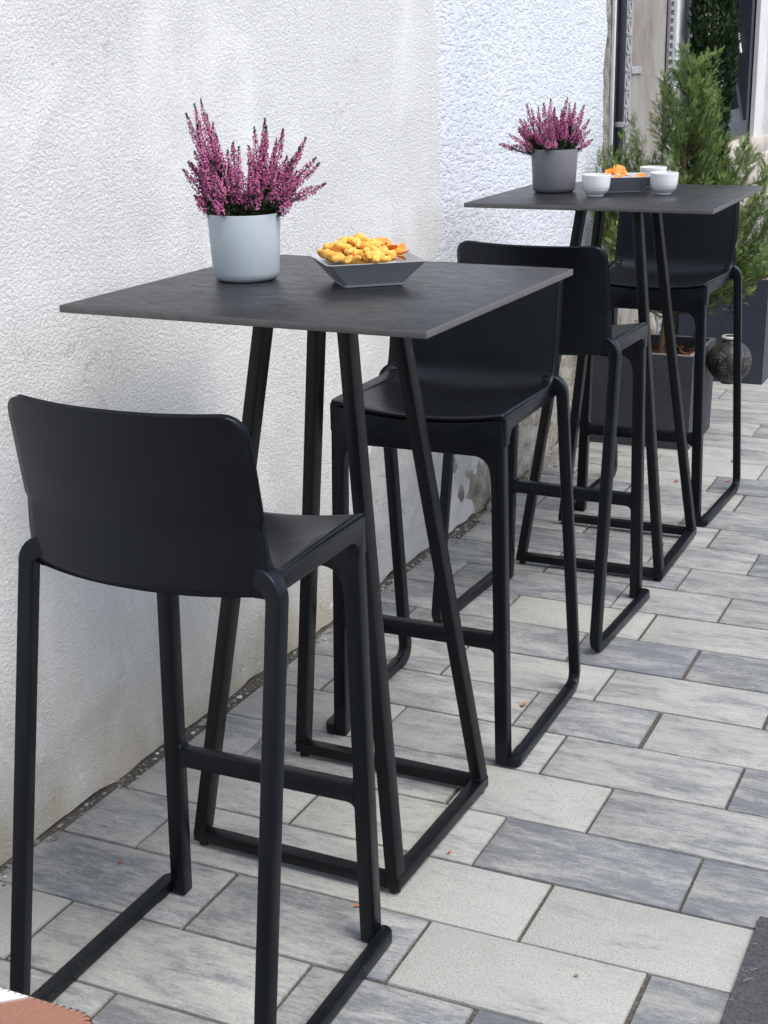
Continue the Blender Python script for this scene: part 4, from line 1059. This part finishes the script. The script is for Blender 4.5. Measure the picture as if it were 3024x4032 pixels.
def conifer():
    rn = random.Random(31); rnp = random.Random(8)
    base = Vector((-1.382, 5.570, 0.325)); root = empty('conifer_shrub', base); tag(root, 'feathery light green conifer spreading from the grey planter', 'conifer')
    def T(z):   # trunk axis (world)
        t = (z-0.325)/1.2; return Vector((-1.382+0.012*math.sin(3*t)+0.075*t, 5.570+0.015*math.sin(4*t), z))
    pth = [T(0.325+1.10*i/14)-base for i in range(15)]
    V, F = sweep(pth, [(0.012*math.cos(2*math.pi*i/8), 0.012*math.sin(2*math.pi*i/8)) for i in range(8)], (1, 0, 0), [1-0.055*i for i in range(15)])
    from_py('trunk', V, F, M['bark'], root)
    items = []; br = bmesh.new()
    right = Vector((math.cos(YAW), math.sin(YAW), 0)); fwd = Vector((-math.sin(YAW), math.cos(YAW), 0))
    branches = []
    for i in range(60):
        z = 0.50+0.88*(i/59)**0.95; f = (z-0.50)/0.88
        a = i*2.39996+rn.uniform(-0.4, 0.4); reach = (0.17*max(0.0, 1-f)**0.8+0.045)*rn.uniform(0.6, 1.1)
        o_ = right*math.cos(a)*1.1+fwd*math.sin(a)*0.85
        rise = reach*(0.5+0.9*f)+rn.uniform(-0.03, 0.05)
        branches.append((z, o_, reach, rise))
    # individually visible limbs: (height, right offset, fwd offset, rise)
    tipsL = ((-0.15, 1.21, 0.66), (-0.19, 1.16, 0.64), (-0.12, 1.13, 0.66), (-0.22, 1.08, 0.60), (-0.10, 1.05, 0.60), (-0.26, 1.02, 0.58), (-0.29, 1.10, 0.60), (-0.27, 1.03, 0.56), (-0.22, 0.98, 0.55), (-0.31, 0.97, 0.55), (-0.28, 0.88, 0.52), (-0.25, 0.77, 0.52), (-0.20, 0.70, 0.50), (-0.12, 0.68, 0.50), (-0.16, 0.86, 0.52))
    tipsR = ((0.30, 1.08, 0.62), (0.36, 1.05, 0.60), (0.25, 1.10, 0.66), (0.20, 1.14, 0.70), (0.16, 1.20, 0.80), (0.34, 0.96, 0.56), (0.40, 0.98, 0.56), (0.38, 0.85, 0.52), (0.33, 0.72, 0.52), (0.29, 0.74, 0.50), (0.35, 0.65, 0.52), (0.42, 0.88, 0.54), (0.27, 0.95, 0.56), (0.22, 0.90, 0.55), (0.44, 0.76, 0.54), (0.13, 1.30, 0.95), (0.10, 1.44, 1.08), (-0.06, 1.30, 1.05), (0.06, 1.36, 1.1), (0.18, 1.02, 0.6), (0.24, 0.66, 0.5), (0.14, 0.80, 0.5))
    for ro, zt_, z in tipsL + tipsR:
        for c_ in range(3 if zt_ < 1.12 else 2):
            j_ = 0 if c_ == 0 else 1
            v = right*(ro*(1-0.14*j_*rn.random())+j_*rn.gauss(0, 0.025))+fwd*(rn.gauss(-0.04 if zt_ < 1.0 else 0.0, 0.06)); branches.append((z+j_*rn.uniform(-0.04, 0.05), v.normalized(), v.length, zt_-z-j_*rn.uniform(-0.02, 0.07)))
    for z, o_, reach, rise in branches:
        p0 = T(z); p3 = p0+o_*reach+Vector((0, 0, rise)); c1 = p0+o_*reach*0.55+Vector((0, 0, rise*0.10)); c2 = p0+o_*reach*0.9+Vector((0, 0, rise*0.60))
        def bz(t): return (1-t)**3*p0+3*(1-t)**2*t*c1+3*(1-t)*t*t*c2+t**3*p3
        pts = [bz(i/8)-base for i in range(9)]
        V, F = sweep(pts, [(0.0036*math.cos(2*math.pi*i/5), 0.0036*math.sin(2*math.pi*i/5)) for i in range(5)], (0.3, 0.2, 1), [1-0.10*i for i in range(9)]); add_vf(br, V, F)
        L = (p3-p0).length+0.05; btint = rn.uniform(-0.15, 0.15)
        n = int(L*66)+5
        for q in range(n):
            t = 0.16+0.84*(q+rn.random())/n; p = bz(min(1, t)); d = (bz(min(1, t+0.03))-bz(t-0.03)).normalized()
            xa, ya = rand_basis(d); a = rn.uniform(0, 6.283); o2 = (xa*math.cos(a)+ya*math.sin(a))
            dirn = (d*0.95+o2*0.75+Vector((0, 0, 0.25))).normalized()
            # secondary twig carrying several sprays
            l2 = rn.uniform(0.03, 0.075)*(1.1-0.5*t)
            for m_ in range(3):
                pp = p+dirn*l2*m_/2.4; dd = (dirn+Vector((rn.gauss(0, 0.35), rn.gauss(0, 0.35), rn.gauss(0.05, 0.3)))).normalized()
                items.append((pp-base, dd, rn.uniform(0, 6.28), rn.uniform(0.75, 1.15), min(1, max(0, 0.38+btint+0.35*(t-0.5)+rn.gauss(0, 0.13)+0.15*m_/2))))
        items.append((p3-base, (p3-c2).normalized(), rn.uniform(0, 6.28), 1.3, 0.85))
    for i in range(60):
        z = 1.0+0.46*i/60; items.append((T(z)-base, Vector((rn.gauss(0, 0.5), rn.gauss(0, 0.5), 1)), rn.uniform(0, 6.28), rn.uniform(0.9, 1.3)*(1 if z < 1.4 else 0.7), 0.75+rn.gauss(0, 0.1)))
    o = from_bm('branches', br, M['twig'], root); tag(o, kind='stuff')
    tpl = [sprig_template(random.Random(s), 9, 0.034, 0.0013, 0.013) for s in range(6)]
    # clip against the wall in local coordinates
    out = []
    for p, d, r_, s, t in items:
        x = p.x+base.x; lim = wx(p.y+base.y)+0.035
        if x < lim: p = Vector((lim-base.x+abs(rn.gauss(0, 0.01)), p.y, p.z)); d = Vector((abs(d.x), d.y, d.z))
        # keep out of the seat in front
        out.append((p, d, r_, s, t))
    scatter('foliage', out, tpl, M['thuja'], root, False)
conifer()
def cypress():
    rn = random.Random(77); base = Vector((-1.512, 6.800, 0.44)); root = empty('columnar_cypress', base); tag(root, 'dark narrow columnar cypress in the taller planter beside the window', 'cypress')
    pth = [Vector((0.004*math.sin(i), 0.004*math.cos(i*1.3), 1.85*i/12)) for i in range(13)]
    V, F = sweep(pth, [(0.016*math.cos(2*math.pi*i/8), 0.016*math.sin(2*math.pi*i/8)) for i in range(8)], (1, 0, 0), [1-0.06*i for i in range(13)]); from_py('trunk', V, F, M['bark'], root)
    items = []
    lumps = [(rn.uniform(0, 6.28), rn.uniform(0.3, 1.9), rn.uniform(0.02, 0.05)) for _ in range(60)]
    for i in range(13000):
        z = rn.uniform(0.12, 1.95); a = rn.uniform(0, 6.283)
        f = z/1.95; prof = 0.102*min(1, 0.35+2.2*f)*(1 if f < 0.78 else max(0.06, (1-f)/0.22)**0.8)
        bump_ = sum(am*math.exp(-((z-zc)/0.07)**2-((math.atan2(math.sin(a-ac), math.cos(a-ac)))/0.6)**2) for ac, zc, am in lumps)
        rad = (prof+0.6*bump_-0.014)*(0.25+0.75*math.sqrt(rn.random()))
        p = Vector((rad*math.cos(a), rad*math.sin(a), z)); d = Vector((math.cos(a)*0.55+rn.gauss(0, 0.4), math.sin(a)*0.55+rn.gauss(0, 0.4), 0.9))
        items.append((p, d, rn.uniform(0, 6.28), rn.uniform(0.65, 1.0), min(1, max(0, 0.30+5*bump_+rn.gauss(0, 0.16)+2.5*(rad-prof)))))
    tpl = [sprig_template(random.Random(90+s), 8, 0.036, 0.0034, 0.014) for s in range(4)]
    out = []
    for p, d, r_, s, t in items:
        lim = wx(p.y+base.y)+0.03-base.x
        if p.x < lim: p = Vector((lim, p.y, p.z)); d = Vector((abs(d.x), d.y, d.z))
        out.append((p, d, r_, s, t))
    scatter('foliage', out, tpl, M['cypress'], root, False)
cypress()

# shepherd's hook in the grey planter and pierced ball lantern hanging from it
hk = [(-1.283, 5.60, 0.31), (-1.247, 5.605, 0.409), (-1.207, 5.61, 0.497), (-1.176, 5.615, 0.562), (-1.160, 5.62, 0.586), (-1.143, 5.62, 0.596), (-1.124, 5.625, 0.591), (-1.112, 5.63, 0.572), (-1.110, 5.63, 0.548), (-1.118, 5.63, 0.520), (-1.120, 5.63, 0.508), (-1.113, 5.63, 0.498), (-1.103, 5.63, 0.502), (-1.099, 5.63, 0.512)]
def smooth_path(p, k=4):
    p = [np.array(q, float) for q in p]; out = []
    for i in range(len(p)-1):
        a, b_, c, d = p[max(i-1, 0)], p[i], p[i+1], p[min(i+2, len(p)-1)]
        for q in range(k):
            t = q/k; out.append(0.5*((2*b_)+(-a+c)*t+(2*a-5*b_+4*c-d)*t*t+(-a+3*b_-3*c+d)*t**3))
    out.append(p[-1]); return out
hk = [(x-0.008, y, z+0.003) for x, y, z in hk]
V, F = sweep(smooth_path(hk), [(0.0036*math.cos(2*math.pi*i/8), 0.0036*math.sin(2*math.pi*i/8)) for i in range(8)], (0, 1, 0))
o = from_py('garden_hook', V, F, M['iron']); tag(o, 'curved black iron hook stuck into the grey planter', 'hook')
lx, ly, lz = -1.121, 5.63, 0.308
lan = empty('lantern', (lx, ly, lz)); tag(lan, 'dark pierced metal ball lantern hanging from the iron hook', 'lantern')
prof = [(0.0, -0.088), (0.030, -0.086)] + [(0.086*math.cos(R(a)), 0.084*math.sin(R(a))) for a in range(-68, 66, 6)] + [(0.032, 0.078), (0.030, 0.092)]
V, F = lathe(prof, 40)
V = [(x*(1+0.012*math.cos(14*math.atan2(y, x))), y*(1+0.012*math.cos(14*math.atan2(y, x))), z) for x, y, z in V]
from_py('globe', V, F, M['lantern'], lan, True, 60)
V, F = lathe([(0.026, 0.090), (0.034, 0.091), (0.035, 0.097), (0.030, 0.101), (0.024, 0.100)], 32); from_py('collar', V, F, M['cream'], lan)
hp = [(0.033*math.cos(R(a))*(1.0 if True else 1), 0.0, 0.095+(0.100 if a < 180 else 0)*math.sin(R(a))**0.8) for a in range(0, 181, 12)]
V, F = sweep([(1.15*x, y, z) for x, y, z in hp], [(0.0014*math.cos(2*math.pi*i/5), 0.0014*math.sin(2*math.pi*i/5)) for i in range(5)], (0, 1, 0)); from_py('handle', V, F, M['iron'], lan)
lan.rotation_euler = (0, 0, R(25))

# ------------------------------------------------------------------ felt cushion on a low bench, lower left corner
bench = empty('bench', (-1.115, 0.905, 0.0)); tag(bench, 'low dark bench under the brown felt pad at the lower left', 'bench')
from_bm('seat_board', box_bm(-0.26, 0.17, -0.36, 0.16, 0.395, 0.424, 0.003, 2), M['wood'], bench)
for sx in (-0.235, 0.125):
    for sy in (-0.33, 0.12): from_bm('leg', box_bm(sx, sx+0.03, sy, sy+0.03, 0.0, 0.394, 0.003, 2), M['wood'], bench)
cxy = rrect(0.2325, 0.29, 0.028, 8)
pad = prism(cxy, 'z', -0.014, 0.012, 0.007, 3)
for v in pad.verts: v.co.z += 0.003*ns(v.co.x, v.co.y, 0, 7)
po_ = from_bm('felt_pad', pad, M['felt'], None, True, 40); po_.location = (-1.1225, 0.836, 0.4405); tag(po_, 'brown felt seat pad with a white patch and stitched edge, lower left corner', 'seat pad')
bm = bmesh.new(); per = rrect(0.2325, 0.29, 0.028, 10); per = per+[per[0]]
acc = 0.0; nxt = 0.0
for (ax_, ay_), (bx_, by_) in zip(per[:-1], per[1:]):
    L = math.hypot(bx_-ax_, by_-ay_)
    while L > 1e-9 and nxt <= acc+L:
        f = (nxt-acc)/L; x, y = ax_+(bx_-ax_)*f, ay_+(by_-ay_)*f; tx, ty = (bx_-ax_)/L, (by_-ay_)/L; ox_, oy_ = ty, -tx
        if (ox_*x+oy_*y) < 0: ox_, oy_ = -ox_, -oy_
        pa = [(x-ox_*0.008, y-oy_*0.008, 0.0125), (x-ox_*0.002, y-oy_*0.002, 0.012), (x+ox_*0.0012, y+oy_*0.0012, 0.006), (x+ox_*0.0014, y+oy_*0.0014, -0.006)]
        add_vf(bm, *sweep(pa, [(0.0008*math.cos(2*math.pi*i/5), 0.0008*math.sin(2*math.pi*i/5)) for i in range(5)], (tx, ty, 0))); nxt += 0.0095
    acc += L
o = from_bm('stitching', bm, M['thread'], po_); tag(o, kind='stuff')

# ------------------------------------------------------------------ fallen leaf bits
def leaf_bit(x, y, s, rz, mat, label):
    rn = random.Random(int(x*1e4)); n = 9; V = [(0, 0, 0.0015)]; F = []
    for i in range(n):
        a = 2*math.pi*i/n; k = s*rn.uniform(0.6, 1.2); V.append((k*math.cos(a), 0.55*k*math.sin(a), 0.001+0.35*s*rn.random()))
    m = len(V); V += [(x_, y_, z_-0.0008) for x_, y_, z_ in V]
    for i in range(n):
        j = 1+(i+1) % n; F += [(0, 1+i, j), (m, m+j, m+1+i), (1+i, m+1+i, m+j, j)]
    o = from_py('leaf_fragment', V, F, mat, None, False); o.location = (x, y, 0.002); o.rotation_euler = (0, 0, rz)
    tag(o, label, 'leaf', 'dry leaf fragments on the paving')
for (x, y, s, rz, mk, lab) in ((-1.028, 2.065, 0.008, 0.4, 'dry_leaf', 'orange leaf fragment on the pale paver below the near table'), (-0.945, 2.30, 0.006, 1.1, 'dry_leaf', 'small orange leaf fragment right of the near table base'),
                              (-1.035, 2.985, 0.013, 1.6, 'brown_leaf', 'tan curled leaf under the stool facing us'), (-1.155, 2.925, 0.010, 0.7, 'dry_leaf', 'reddish leaf stalk on the paving under the stool facing us'),
                              (-1.29, 4.62, 0.012, 0.3, 'dry_leaf', 'reddish leaf bit in front of the grey planter, left'), (-1.15, 4.95, 0.012, 2.0, 'dry_leaf', 'reddish leaf bit in front of the grey planter, middle'), (-0.98, 5.02, 0.012, 1.0, 'dry_leaf', 'orange leaf bit on the paving right of the last stool'),
                              (-0.60, 2.02, 0.005, 0.2, 'brown_leaf', 'tiny dark leaf bit on the large pale paver at the lower right'), (-1.52, 2.02, 0.007, 2.3, 'dry_leaf', 'reddish leaf bit on the paver joint near the wall')):
    leaf_bit(x, y, s, rz, M[mk], lab)
